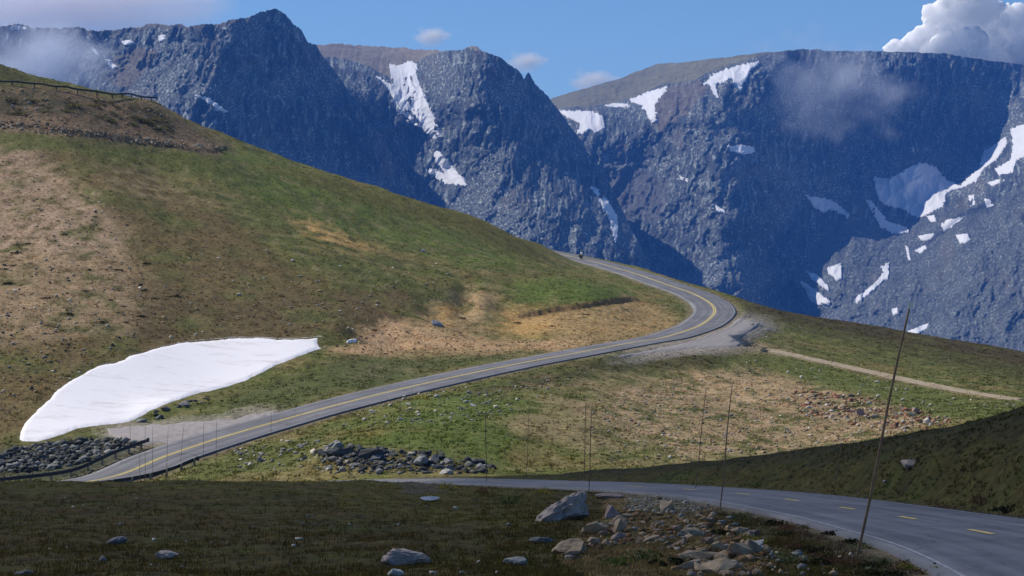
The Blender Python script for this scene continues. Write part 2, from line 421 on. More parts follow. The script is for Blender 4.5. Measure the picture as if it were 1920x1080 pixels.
# an even apron outside the bend
kp = np.zeros(X.shape)
for dx in (-24, -12, 0, 12, 24):
    for dy in (-12, -6, 0, 6, 12): kp += inpoly(PX + dx, PYB + dy, PAD2) * (Y > 270) * (Y < 400) / 18.0
kp = np.clip(kp, 0, 1); Z = Z * (1 - kp) + (HZ - .13 - .20 * np.maximum(HD - HAIRPIN_W - .6, 0)) * kp
# level the ground under the roads
for Dd, Zr, W in ((HD, HZ, HAIRPIN_W), (ND, NZ, NEAR_W)):
    k = sst(W + 3.2 - 1.7 * kp * (W < 3.45), W + .9, Dd)
    Z = Z * (1 - k) + (Zr - .13) * k
tc = [hitgrid(a, b, 240) for a, b in ((1412, 651), (1440, 656), (1500, 669), (1600, 691), (1700, 713), (1800, 733), (1880, 746), (1930, 754), (2100, 782))]
tcl, ts = resample(spline(np.array([q for q in tc if q is not None]), 10), .6)
TD, TZ = roaddist(X, Y, resample(tcl, 3.0)[0])
k = sst(3.6, 1.7, TD) * sst(HAIRPIN_W + 1, HAIRPIN_W + 4, HD); Z = Z * (1 - k) + TZ * k
PYv = 540 - F * Z / Y

# ------------------------------------------------------------------ ground colours (albedo; what grows or lies where)
n1 = fbm(X / 9, Y / 14, 4, 41); n2 = fbm(X / 2.4, Y / 4.5, 4, 43); n3 = fbm(X / 30, Y / 40, 3, 45); n4 = noise(X / .55, Y / 1.0, 47)
wx = PX + 34 * n1 + 16 * n2 + 3 * n4; wy = PYv + 12 * n1 + 5 * n2 + 1.5 * n4
Cc = np.empty(X.shape + (3,))
FX = 16 + 34 * np.abs(n3); FY = 6 + 14 * np.abs(n3)
def paint(mask, rgb): 
    global Cc
    m = np.asarray(mask, float)[..., None]
    Cc = Cc * (1 - m) + np.asarray(rgb) * m
GREEN = lin(98, 102, 52); BRIGHT = lin(92, 110, 46); OLIVE = lin(120, 109, 66); BROWN = lin(112, 95, 62); TAN = lin(166, 141, 110); PINK = lin(168, 143, 122)
DIRT = lin(198, 162, 122); ORANGE = lin(196, 158, 100); DARK = lin(68, 66, 40); GREY = lin(110, 108, 92); DRY = lin(142, 128, 92)
Cc[:] = GREEN
paint(sst(-.15, .35, n1), OLIVE); paint(.55 * sst(.05, .5, n2), DRY); paint(.55 * sst(.1, .5, -n2), DARK)
mid = Y > 168
# the hillside
def area(P, rgb, op=1.0, soft=None, lo=168, hi=2000):
    m = np.zeros(X.shape)
    for k in ((0, 0), (1, .5), (-1, -.4), (.3, -1), (-.4, 1)):
        m += .2 * inpoly(wx + FX * k[0], wy + FY * k[1], P)
    m *= ((Y > lo) & (Y < hi)) * op
    if soft is not None: m = m * soft
    paint(m, rgb)
area([(-700, 255), (120, 285), (300, 330), (420, 390), (520, 480), (640, 540), (760, 560), (760, 640), (600, 640), (0, 860), (-700, 860)], BROWN, .85, sst(-.7, .25, n1 + .3 * n2))
area([(-700, 250), (60, 262), (130, 330), (240, 420), (255, 500), (300, 560), (280, 610), (120, 640), (-700, 700)], TAN, .8, sst(-.7, .35, n2 + n1 * .6))
area([(-700, 250), (50, 275), (110, 340), (200, 410), (230, 470), (120, 480), (-700, 430)], PINK, .6, sst(-.5, .4, n2 + .4 * n1))
area([(190, 300), (330, 330), (430, 380), (440, 400), (330, 380), (220, 360)], DRY, .7, sst(-.2, .3, n2))
area([(300, 280), (480, 280), (700, 370), (900, 440), (1020, 500), (900, 510), (650, 440), (480, 380)], BRIGHT, .75, sst(-.3, .3, n1 - n2 * .5))
area([(0, 230), (150, 262), (420, 300), (430, 330), (250, 300), (100, 285), (0, 275)], GREEN, .8)
area([(560, 420), (600, 412), (640, 440), (720, 468), (700, 475), (620, 455), (570, 440)], ORANGE, .75, sst(-.35, .15, n2))
area([(440, 300), (620, 330), (900, 405), (1040, 470), (1010, 500), (880, 440), (700, 385), (560, 335)], lin(104, 98, 48), .7)
area([(250, 520), (420, 560), (640, 545), (900, 540), (900, 600), (700, 640), (400, 640), (250, 660)], lin(100, 86, 58), .75, sst(-.5, .2, n1))
# embankment of the upper road
area([(-700, 150), (0, 158), (290, 190), (350, 225), (425, 280), (400, 290), (200, 262), (0, 243), (-700, 235)], lin(122, 103, 80), 1, None, 340, 470)
area([(-700, 150), (0, 160), (100, 170), (150, 190), (210, 215), (200, 235), (120, 215), (0, 215), (-700, 215)], lin(66, 66, 46), .75, sst(-.35, .15, n2), 340, 470)
area([(225, 190), (290, 195), (340, 240), (340, 262), (290, 245), (250, 225)], lin(60, 60, 40), .8, sst(-.4, .1, n2), 340, 470)
area([(-700, 218), (0, 218), (200, 245), (420, 272), (420, 290), (200, 264), (0, 245), (-700, 240)], lin(140, 118, 96), .8, sst(-.3, .3, n4), 340, 470)
area([(-700, 0), (0, 110), (60, 145), (120, 162), (0, 156), (-700, 150)], lin(70, 72, 36), 1, None, 395, 700)
# the eroded gully and the cut bank
area([(600, 655), (640, 645), (700, 612), (770, 600), (830, 600), (850, 620), (940, 640), (1050, 640), (1190, 632), (1270, 605), (1250, 620), (1180, 645), (1050, 660), (900, 668), (780, 668), (700, 668), (640, 662)], DIRT, .92, sst(-.75, -.1, n2))
area([(800, 590), (812, 572), (840, 566), (850, 585), (845, 610), (815, 612)], ORANGE, .95)
area([(870, 600), (890, 550), (930, 540), (925, 575), (905, 600), (900, 625), (870, 625)], DIRT, .8, sst(-.5, .1, n2))
area([(780, 600), (800, 560), (840, 540), (930, 545), (960, 600), (920, 640), (800, 640)], DRY, .5, sst(-.3, .3, n2))
area([(935, 610), (950, 590), (1000, 578), (1040, 580), (1050, 600), (1000, 628), (945, 628)], ORANGE, .95)
area([(1020, 582), (1100, 572), (1180, 558), (1225, 570), (1265, 600), (1230, 625), (1120, 635), (1020, 632)], lin(176, 146, 102), .9, sst(-.75, 0., n2 + .4 * n4))
area([(1060, 592), (1150, 580), (1200, 580), (1230, 600), (1180, 620), (1080, 612)], lin(92, 82, 52), .7, sst(-.1, .3, n2))
area([(960, 530), (1080, 520), (1180, 545), (1120, 570), (1020, 575), (960, 560)], BRIGHT, .7)
area([(1080, 505), (1125, 520), (1150, 528), (1140, 535), (1110, 525)], lin(160, 135, 95), .6, sst(-.3, .2, n2))
# meadow above the lower road, and the field below it
area([(380, 775), (430, 740), (600, 690), (660, 668), (1000, 655), (1080, 655), (900, 690), (740, 712), (520, 768)], lin(84, 90, 50), .8)
area([(640, 700), (760, 680), (830, 690), (740, 705), (660, 725)], lin(104, 98, 74), .6, sst(-.3, .3, n2))
area([(930, 800), (1000, 735), (1150, 690), (1330, 690), (1450, 700), (1600, 740), (1760, 780), (1720, 812), (1500, 850), (1300, 870), (1150, 872), (1050, 830)], DRY, .8, sst(-.45, .2, n1 + n2 * .6))
area([(1080, 770), (1200, 720), (1400, 690), (1560, 735), (1780, 785), (1650, 825), (1450, 850), (1280, 860), (1200, 820)], lin(162, 138, 108), .8, sst(-.35, .25, n2 + .5 * n4))
area([(1270, 700), (1400, 690), (1460, 712), (1560, 745), (1480, 770), (1350, 740), (1270, 730)], lin(176, 150, 114), .8, sst(-.4, .2, n2))
area([(1350, 660), (1480, 675), (1700, 725), (1920, 770), (1920, 790), (1760, 790), (1600, 735), (1420, 690), (1320, 690)], lin(94, 102, 52), .8, sst(-.8, 0, n1))
area([(640, 800), (760, 745), (960, 715), (1050, 725), (960, 800), (960, 890), (860, 850), (640, 830)], BRIGHT, .5)
area([(700, 805), (850, 800), (860, 850), (640, 830)], lin(128, 108, 62), .5, sst(-.2, .3, n1))
area([(880, 735), (960, 705), (1120, 672), (1340, 650), (1400, 665), (1330, 690), (1150, 700), (1000, 725), (900, 750)], lin(76, 72, 46), .8, sst(-.6, .0, n2))
area([(930, 720), (1020, 705), (1120, 705), (1110, 725), (960, 740)], lin(120, 100, 76), .6, sst(-.2, .3, n2))
# the shoulder beyond the bend
area([(1380, 560), (1480, 575), (1700, 620), (1940, 660), (2500, 700), (2500, 800), (1920, 720), (1700, 665), (1500, 620), (1420, 595)], lin(80, 76, 44), .9)
area([(1400, 562), (1600, 605), (1940, 660), (2500, 700), (2500, 740), (1940, 690), (1620, 630), (1420, 580)], lin(70, 56, 40), .8, sst(-.6, .1, n1))
area([(1480, 605), (1640, 630), (1920, 690), (2000, 730), (1700, 690), (1500, 640)], lin(84, 92, 42), .5, sst(-.2, .3, n1))
paint(.9 * inb * sst(-2, 1, PYv - lipy) * sst(16, 8, PYv - lipy) * sst(-.9, -.2, n2), lin(150, 120, 80))
paint(kp * (Y > 270) * sst(-1.2, -.2, n2) * .92, lin(166, 156, 148)); paint(sst(2.1, 1.0, np.minimum(TD, roaddist(X, Y, np.array([hitgrid(1376, 644, 240), hitgrid(1400, 648, 240), tcl[0]]))[0]) + .35 * n4) * .9, lin(168, 148, 118))
# foot of the riprap
area([(-700, 820), (30, 840), (160, 818), (250, 832), (290, 850), (160, 900), (-700, 910)], lin(78, 80, 62), .95, None, 168, 235)
GRV = lin(160, 150, 142)
area([(185, 805), (250, 794), (330, 788), (430, 778), (520, 764), (530, 780), (420, 812), (320, 842), (290, 838), (230, 842), (200, 822)], GRV, .85, None, 195, 240)
area([(1120, 676), (1210, 655), (1300, 634), (1384, 590), (1405, 598), (1460, 606), (1420, 626), (1395, 640), (1420, 652), (1384, 657), (1300, 660), (1230, 668)], GRV, .85, None, 270, 400)
area([(1365, 640), (1400, 644), (1470, 657), (1470, 666), (1400, 656), (1365, 652)], lin(158, 142, 118), .9, None, 270, 400)
# near hill under the cloud
nr = ~mid
nearc = np.empty_like(Cc); nearc[:] = lin(106, 94, 58)
def mixn(m, rgb):
    global nearc
    m = np.asarray(m, float)[..., None]; nearc = nearc * (1 - m) + np.asarray(rgb) * m
lx = X * 1.0; 
st1 = fbm(X / 6, Y / 2.2 - X * .12, 4, 61); st2 = fbm(X / 1.0, Y / 1.6, 4, 63)
mixn(.9 * sst(-.05, .4, st1), lin(96, 100, 54)); mixn(.6 * sst(.0, .5, st2), lin(80, 70, 46)); mixn(.5 * sst(.15, .5, -st2), lin(124, 116, 70))
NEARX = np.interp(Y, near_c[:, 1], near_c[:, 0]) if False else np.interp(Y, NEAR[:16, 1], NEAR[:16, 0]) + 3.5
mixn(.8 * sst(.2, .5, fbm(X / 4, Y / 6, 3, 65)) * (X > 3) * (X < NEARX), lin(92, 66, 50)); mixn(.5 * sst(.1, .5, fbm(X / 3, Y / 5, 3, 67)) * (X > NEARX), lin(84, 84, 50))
mixn(.75 * sst(935, 905, PYv) * (PX < 900) * sst(-.5, .2, st1), lin(118, 116, 60))  # lit fringe at the cloud shadow's edge, put into the crest's grass colour
mixn(.8 * inpoly(wx, wy, [(620, 900), (900, 905), (1030, 920), (1010, 990), (820, 985), (640, 960)]) * sst(-.5, .2, st2), lin(112, 106, 52))
mixn(.9 * inpoly(wx, wy, [(1130, 935), (1180, 925), (1240, 930), (1340, 945), (1330, 975), (1420, 1010), (1440, 1080), (1100, 1090), (1040, 1045), (1120, 975)]) * sst(-.6, 0, st2), lin(126, 110, 84))
mixn(.9 * inpoly(wx, wy, [(750, 905), (800, 893), (920, 900), (920, 908), (850, 915), (790, 930), (755, 925)]), lin(120, 114, 104))
mixn(.8 * inpoly(wx, wy, [(1180, 930), (1250, 930), (1330, 948), (1300, 965), (1190, 955)]) , lin(126, 124, 116))
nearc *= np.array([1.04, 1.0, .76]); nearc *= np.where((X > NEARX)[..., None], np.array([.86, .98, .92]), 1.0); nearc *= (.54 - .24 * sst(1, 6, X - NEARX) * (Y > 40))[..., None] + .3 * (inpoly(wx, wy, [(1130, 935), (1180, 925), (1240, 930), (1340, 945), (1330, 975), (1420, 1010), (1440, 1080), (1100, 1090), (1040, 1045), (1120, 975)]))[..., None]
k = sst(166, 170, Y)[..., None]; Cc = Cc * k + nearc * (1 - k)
# gravelly shoulders
paint(sst(1.5, .2, RDist + .5 * n2 + .3 * n4) * .7, lin(124, 112, 92))
Cc *= (1 + .16 * n2 + .2 * n4 + .12 * n3)[..., None]
Cc = np.clip(Cc, .004, .8)

# valley floor beyond
fd = np.geomspace(960, 7600, 26)
Xf = (pxs[None] - 960) / F * fd[:, None] * np.linspace(1, 2.2, 26)[:, None]; Yf = np.repeat(fd[:, None], len(pxs), 1)
Zf = np.minimum(Z[-1][None], -60) * np.linspace(1, 0, 26)[:, None] ** 1.5 - 300 * np.linspace(0, 1, 26)[:, None] ** .6 + 6 * fbm(Xf / 80, Yf / 80, 3, 5)
V = np.stack([np.vstack([X, Xf]), np.vstack([Y, Yf]), np.vstack([Z, Zf])], -1).reshape(-1, 3)
CV = np.vstack([Cc.reshape(-1, 3), np.tile(lin(70, 74, 56), (Xf.size, 1))])
# ground behind the camera and to the sides: a coarse apron on the near edge
nb = 8; back = np.linspace(1, -6, nb)
g = mesh('ground', V, gridfaces(len(lds) + 26, len(pxs)), M['ground'], None, True, CV)
tag(g, 'alpine tundra ground of grass, bare earth and gravel', 'ground', None, 'structure')

# ------------------------------------------------------------------ road surfaces and their markings
def strip(Cl, s, offs, lift, i0=0, i1=None):
    Cl = Cl[i0:i1]; s = s[i0:i1]; nc = len(offs)
    V = np.stack([offset(Cl, w) for w in offs], 1)
    V[..., 2] += lift - .02 * (np.abs(np.array(offs)) / 3.5)[None]
    uv = np.stack(np.broadcast_arrays(np.array(offs)[None], s[:, None]), -1)
    return V.reshape(-1, 3), gridfaces(len(Cl), nc), uv.reshape(-1, 2)
def road(Cl, s, W, label):
    V, Fc, uv = strip(Cl, s, np.linspace(-W, W, 11), 0)
    # skirts so the edge of the tarmac has thickness
    nR = len(Cl); e = V.reshape(nR, 11, 3); sk = np.concatenate([e[:, :1] - [0, 0, .16], e, e[:, -1:] - [0, 0, .16]], 1)
    u = uv.reshape(nR, 11, 2); u = np.concatenate([u[:, :1], u, u[:, -1:]], 1)
    o = mesh('road', sk.reshape(-1, 3), gridfaces(nR, 13)[:, ::-1], M['asphalt'], None, True, None, u.reshape(-1, 2))
    return tag(o, label, 'road', None, 'structure')
r1 = road(hair_c, hair_s, HAIRPIN_W, 'sunlit grey road sweeping round the hairpin bend with a double yellow line')
r2 = road(near_c, near_s, NEAR_W, 'shaded grey road with yellow dashes running down past the rubble')
def line(parent, name, Cl, s, c, w, mat, i0=0, i1=None, lift=.012):
    V, Fc, uv = strip(Cl, s, [c - w / 2, c + w / 2], lift, i0, i1)
    return mesh(name, V, Fc[:, ::-1], mat, parent, False)
line(r1, 'yellow_line', hair_c, hair_s, -.14, .14, M['yellow']); line(r1, 'yellow_line', hair_c, hair_s, .14, .14, M['yellow'])
line(r1, 'white_line', hair_c, hair_s, -3.05, .11, M['white']); line(r1, 'white_line', hair_c, hair_s, 3.05, .11, M['white'])
line(r2, 'white_line', near_c, near_s, -3.15, .09, M['white']); line(r2, 'white_line', near_c, near_s, 3.15, .11, M['white'])
fy = np.interp(1698, *[a[::-1] for a in (proj(near_c)[0], near_s)])
for kk in range(-4, 12):
    a = fy + kk * 11.7 - 1.5; i = int(a / .5)
    if i < 2 or i + 7 >= len(near_c): continue
    line(r2, 'yellow_dash', near_c, near_s, 0, .19, M['yellow'], i, i + 7)

# ------------------------------------------------------------------ sheets draped on the ground
def drape(P, step, lift, dmin, jit=3.0, seed=1, dome=0.0, domew=14, ystep=None):
    """grid over an area of ground, its outline roughened; returns points, faces"""
    P = np.array(P, float); ys_ = ystep or step
    gx = np.arange(P[:, 0].min() - 8, P[:, 0].max() + 8, step); gy = np.arange(P[:, 1].min() - 8, P[:, 1].max() + 8, ys_)
    GX, GY = np.meshgrid(gx, gy)
    nx = jit * fbm(GX / 32, GY / 20, 4, seed); ny = jit * .6 * fbm(GX / 32, GY / 20, 4, seed + 7)
    ins = inpoly(GX + nx, GY + ny, P)
    # distance to the outline in pixels (for the dome)
    ed = np.full(GX.shape, 1e9)
    for i in range(len(P)):
        a = P[i - 1]; b = P[i]; e = b - a; L = e @ e
        t = np.clip(((GX + nx - a[0]) * e[0] + (GY + ny - a[1]) * e[1]) / L, 0, 1)
        ed = np.minimum(ed, np.hypot(GX + nx - a[0] - t * e[0], (GY + ny - a[1] - t * e[1]) * 1.6))
    pts = np.zeros(GX.shape + (3,))
    for c, px in enumerate(gx):
        p = 540 - F * column(px) / drow
        ok = drow > dmin
        pm = np.where(ok, p, 1e9); run = np.minimum.accumulate(pm)
        r_ = run[::-1]; d_ = drow[::-1]
        dcol = np.interp(gy, r_, d_)
        pts[:, c, 0] = (px - 960) / F * dcol; pts[:, c, 1] = dcol; pts[:, c, 2] = (540 - gy) / F * dcol
    keep = ins[:-1, :-1] & ins[1:, 1:] & ins[:-1, 1:] & ins[1:, :-1]
    pts[..., 2] += lift + dome * sst(0, domew, ed)
    return pts, keep
def boxblur(a, r):
    for ax in (0, 1):
        c = np.cumsum(np.concatenate([np.zeros_like(np.take(a, [0], ax)), a], ax), ax); n_ = a.shape[ax]
        i = np.arange(n_); hi = np.minimum(i + r + 1, n_); lo = np.maximum(i - r, 0)
        a = np.take(c, hi, ax) - np.take(c, lo, ax)
    return a
def sheet(name, mat, P, step, lift, dmin, ystep=None, calm=0, **kw):
    pts, keep = drape(P, step, lift, dmin, ystep=ystep, **kw)
    if calm:
        w_ = np.zeros(pts.shape[:2]); w_[:-1, :-1] = keep; d = pts[..., 1]; sc = pts[..., [0, 2]] / d[..., None]
        for _ in range(2): d = np.where(w_ > 0, boxblur(d * w_, calm) / np.maximum(boxblur(w_, calm), 1), d)
        pts = np.stack([sc[..., 0] * d, d, sc[..., 1] * d], -1)
    v, f = compact(pts.reshape(-1, 3), gridfaces(*pts.shape[:2], keep))
    o = mesh(name, v, f[:, ::-1], mat)
    return o
o = sheet('snow_patch', M['snow'], SNOW, 1.0, -.12, 205, jit=5, seed=5, dome=.26, domew=18, calm=3)
tag(o, 'big bright white snow patch lying in the hollow of the tan hillside', 'snow patch')
o = sheet('snow_patch', M['snow'], [(648, 640), (658, 636), (672, 636), (668, 642), (650, 644)], 1.0, -.05, 240, jit=1, dome=.25, domew=4)
tag(o, 'tiny white snow scrap beside the brown hummock at the dirt fan', 'snow patch')
o = sheet('gravel_pullout', M['gravel'], PAD1, 1.5, -.08, 200, jit=9, seed=8, dome=.16, domew=7)
tag(o, 'pale gravel pull-out between the snow and the lower road', 'pull-out', None, 'structure')
o = sheet('gravel_pullout', M['gravel'], PAD2, 1.5, -.08, 270, jit=6, seed=9, dome=.17, domew=7, ystep=1.0)
tag(o, 'pale gravel apron on the outside of the hairpin bend', 'gravel apron', None, 'structure')
tp = np.stack([offset(tcl, w) for w in (-1, -.6, -.2, .2, .6, 1)], 1)
wv = 1.25 + .3 * fbm(ts / 4, ts * 0, 3, 5)
tp[..., :2] = tcl[:, None, :2] + (tp[..., :2] - tcl[:, None, :2]) * wv[:, None, None]; tp[..., 2] += .05
o = mesh('dirt_track', tp.reshape(-1, 3), gridfaces(tp.shape[0], 6)[:, ::-1], M['dirt'])
tag(o, 'narrow tan dirt track crossing the green shoulder from the bend', 'track', None, 'structure')

# ------------------------------------------------------------------ mountains
def mountain(name, label, sky, base, ctrl, x0, x1, step, rough, colfn, seed, rib=1.0):
    xs = np.arange(x0, x1, step); sx, sy = np.array(sky, float).T
    top = np.interp(xs, sx, sy) + rough * (3.0 * fbm(xs / 22, xs * 0 + .5, 4, seed) + 1.2 * noise(xs / 3.1, xs * 0 + .3, seed + 3))
    nr = int((base - top.min()) / step)
    t = np.linspace(0, 1, nr)
    GX = np.repeat(xs[None], nr, 0); GY = top[None] + (base - top[None]) * t[:, None]
    c = np.array(ctrl, float); Kc = c[:, :2] / 200; nn = len(c)
    A = np.zeros((nn + 3, nn + 3)); A[:nn, :nn] = phi(((Kc[:, None] - Kc[None]) ** 2).sum(-1)) + np.eye(nn) * .01
    A[:nn, nn] = 1; A[:nn, nn + 1:] = Kc; A[nn, :nn] = 1; A[nn + 1:, :nn] = Kc.T
    w = np.linalg.solve(A, np.concatenate([c[:, 2], [0, 0, 0]]))
    def depth(gx, gy):
        q = np.stack([gx, gy], -1).reshape(-1, 2) / 200; out = np.empty(len(q))
        for i in range(0, len(q), 20000):
            z = q[i:i + 20000]; out[i:i + 20000] = phi(((z[:, None] - Kc[None]) ** 2).sum(-1)) @ w[:nn] + w[nn] + z @ w[nn + 1:]
        return out.reshape(gx.shape)
    def smoothrelief(gx, gy):
        return rib * (46 * fbm(gx / 95 + .35 * fbm(gx / 70, gy / 70, 3, seed + 2), gy / 190 + .2 * fbm(gx / 50, gy / 50, 2, seed + 4), 4, seed + 5, .5, True) + 20 * fbm((gx + .5 * gy) / 58, (gy - .3 * gx) / 75, 3, seed + 7, .5, True))
    def finerelief(gx, gy):
        wq = 12 * fbm(gx / 40, gy / 40, 3, seed + 51); cm = cliffmask(gx, gy, seed)
        cliff = 17 * fbm((gx + wq + .12 * gy) / 17, gy / 95, 4, seed + 11, .6, True) + 9 * fbm((gx + .6 * gy + wq) / 26, (gy - .5 * gx) / 34, 4, seed + 13, .6, True) + 5 * fbm(gx / 6, gy / 11, 3, seed + 17, .65)
        scree = 6 * fbm((gx - wq) / 16, (gy + wq) / 20, 4, seed + 19, .66) + 4 * fbm(gx / 5, gy / 6, 2, seed + 23)
        gul = 1 - np.abs(fbm((gx + .35 * gy + 1.6 * wq) / 62, gy / 240, 3, seed + 27))
        a = cm * cliff * .85 + (1 - cm) * scree * 1.2 + 4.5 * fbm(gx / 7 + 3, gy / 8, 4, seed + 29, .7) - 11 * cm * sst(.84, .99, gul)
        return a * rib * 1.15
    D = depth(GX, GY) - smoothrelief(GX, GY) - finerelief(GX, GY) * (.35 + .65 * sst(0, 25, GY - top[None]))
    col = colfn(GX, GY, top[None], seed)
    P = np.stack([(GX - 960) / F * D, D, (540 - GY) / F * D], -1)
    # the back of the massif
    b = [P[0] + [0, 120, -8], P[0] + [0, 420, -60], P[0] + [0, 900, -500]]
    P = np.concatenate([np.stack(b[::-1]), P]); col = np.concatenate([np.repeat(col[:1], 3, 0), col])
    o = mesh(name, P.reshape(-1, 3), gridfaces(P.shape[0], P.shape[1])[:, ::-1], M['mountain'], None, True, col.reshape(-1, 3))
    tag(o, label, 'mountain', None, 'structure')
    def surf(gx, gy, lift): 
        d = depth(gx, gy) - smoothrelief(gx, gy) - lift
        return np.stack([(gx - 960) / F * d, d, (540 - gy) / F * d], -1)
    return surf
def cliffmask(gx, gy, seed):
    calm_ = .92 * sst(395, 440, gy) * sst(1490, 1560, gx) if seed == 300 else 0.0
    return (1 - calm_) * sst(-.12, .16, fbm(gx / 120 + .4 * fbm(gx / 60, gy / 60, 2, seed + 63), gy / 95, 4, seed + 61, .55) + .08)
ROCK = lin(76, 83, 86); ROCKD = lin(54, 60, 64); ROCKL = lin(176, 182, 176); SOIL = lin(120, 108, 88); TUND = lin(116, 112, 84); SCREE = lin(98, 103, 102)
def rockcol(gx, gy, top, seed):
    a = fbm(gx / 60, gy / 70, 4, seed + 31); b = fbm(gx / 11, gy / 16, 4, seed + 33); wq = 12 * fbm(gx / 40, gy / 40, 3, seed + 51)
    s = fbm((gx + wq) / 5, gy / 46, 4, seed + 35); cm = cliffmask(gx, gy, seed); sp = noise(gx / 3.0, gy / 3.4, seed + 37)
    gul = 1 - np.abs(fbm((gx + .35 * gy + 1.6 * wq) / 62, gy / 240, 3, seed + 27))
    c = np.empty(gx.shape + (3,)); c[:] = SCREE
    for m, k in ((cm, ROCK), (cm * .85 * sst(.0, .35, s), ROCKD), (cm * .55 * sst(.1, .4, -s), ROCKL), ((1 - cm) * .6 * sst(.15, .5, sp + .4 * b), ROCKL), ((1 - cm) * .5 * sst(.1, .5, -sp + .5 * b), ROCKD), (.4 * sst(.1, .5, -a), SOIL), (.35 * cm * sst(.9, .99, gul), ROCKD), (.75 * sst(.25, .5, sp * .6 + .6 * b), ROCKL), (.6 * sst(.2, .5, -sp * .5 - .6 * b), ROCKD), (.6 * cm * sst(.3, .55, b + .3 * sp), ROCKL)):
        c = c * (1 - m[..., None]) + k * m[..., None]
    return c
def blend(c, m, k): return c * (1 - m[..., None]) + np.asarray(k) * m[..., None]
def col1(gx, gy, top, seed):
    c = rockcol(gx, gy, top, seed)
    nz = 8 * fbm(gx / 20, gy / 20, 3, 5)
    c = blend(c, .7 * inpoly(gx + nz, gy + nz, [(215, 110), (250, 85), (300, 100), (270, 140), (240, 165), (215, 155)]), SOIL)
    return blend(c, .6 * sst(10, 2, gy - top + nz * .6) * (gx < 450), SOIL)
def col2(gx, gy, top, seed):
    c = rockcol(gx, gy, top, seed); nz = 6 * fbm(gx / 18, gy / 14, 3, 6)
    edge = np.interp(gx, [560, 600, 640, 700, 730, 790, 800, 830, 850], [100, 105, 108, 128, 145, 112, 104, 98, 90])
    return blend(c, sst(edge + 2, edge - 2, gy + nz), lin(134, 124, 106))
def col3(gx, gy, top, seed):
    c = rockcol(gx, gy, top, seed); nz = 7 * fbm(gx / 22, gy / 16, 3, 7)
    edge = np.interp(gx, [1000, 1045, 1130, 1180, 1240, 1300, 1330, 1430, 1500], [205, 205, 198, 186, 160, 150, 135, 104, 92])
    c = blend(c, sst(edge + 2, edge - 3, gy + nz * .7), lin(122, 118, 92))
    c = blend(c, .75 * inpoly(gx + nz, gy + nz, [(1235, 165), (1310, 150), (1330, 165), (1290, 210), (1240, 250), (1220, 235)]), lin(116, 106, 92))
    c = blend(c, .75 * inpoly(gx + nz, gy + nz, [(1135, 330), (1200, 318), (1260, 350), (1230, 420), (1160, 390)]), lin(94, 92, 92))
    return blend(c, .5 * inpoly(gx + nz, gy + nz, [(1540, 430), (1800, 390), (1960, 330), (1960, 720), (1500, 640)]), lin(84, 88, 88))
surf1 = mountain('mountain', 'dark blue cliff-faced peak rising behind the green hillside', [(-420, 70), (-100, 55), (0, 50), (40, 46), (60, 50), (155, 52), (165, 57), (220, 56), (270, 47), (340, 45), (350, 50), (400, 46), (450, 35), (490, 22), (515, 18), (535, 27), (552, 45), (565, 55), (575, 77), (592, 82), (606, 104), (625, 130), (650, 165), (690, 222), (735, 285), (780, 360), (810, 430), (850, 520), (900, 620)],
    640, [(-400, 70, 4900), (-400, 400, 4500), (0, 55, 4760), (0, 300, 4420), (100, 150, 4680), (200, 60, 4640), (200, 250, 4330), (270, 150, 4420), (350, 50, 4460), (365, 150, 4230), (385, 260, 4060), (450, 120, 4400), (520, 25, 4640), (520, 200, 4480), (480, 330, 4170), (600, 90, 4800), (640, 170, 4800), (640, 350, 4480), (760, 330, 4720), (780, 420, 4620), (700, 560, 4200), (300, 560, 3800), (900, 620, 4500)],
    -420, 900, 1.6, 1.7, col1, 100)
surf2 = mountain('mountain', 'jagged middle ridge with a white snow gully and a small pinnacle', [(480, 100), (560, 88), (600, 82), (700, 86), (800, 94), (830, 96), (865, 92), (880, 87), (893, 85), (905, 93), (940, 107), (960, 125), (972, 133), (983, 148), (988, 138), (991, 134), (996, 144), (1003, 158), (1028, 180), (1045, 203), (1065, 232), (1090, 262), (1108, 295), (1132, 322), (1146, 350), (1170, 398), (1200, 462), (1216, 500), (1260, 600), (1300, 660)],
    660, [(480, 100, 5900), (600, 84, 5900), (600, 108, 5300), (700, 88, 5900), (700, 130, 5250), (830, 96, 5300), (650, 250, 4950), (720, 150, 5080), (760, 190, 5000), (840, 330, 4740), (800, 270, 4860), (890, 88, 4860), (900, 200, 4640), (880, 270, 4640), (960, 300, 4470), (1060, 400, 4290), (1150, 490, 4170), (985, 150, 4960), (1040, 250, 4900), (1110, 310, 4840), (1180, 430, 4520), (700, 300, 4870), (750, 380, 4660), (900, 420, 4390), (820, 420, 4480), (1000, 560, 4000), (800, 640, 4000), (1260, 620, 4250)],
    480, 1300, 1.5, 1.6, col2, 200)
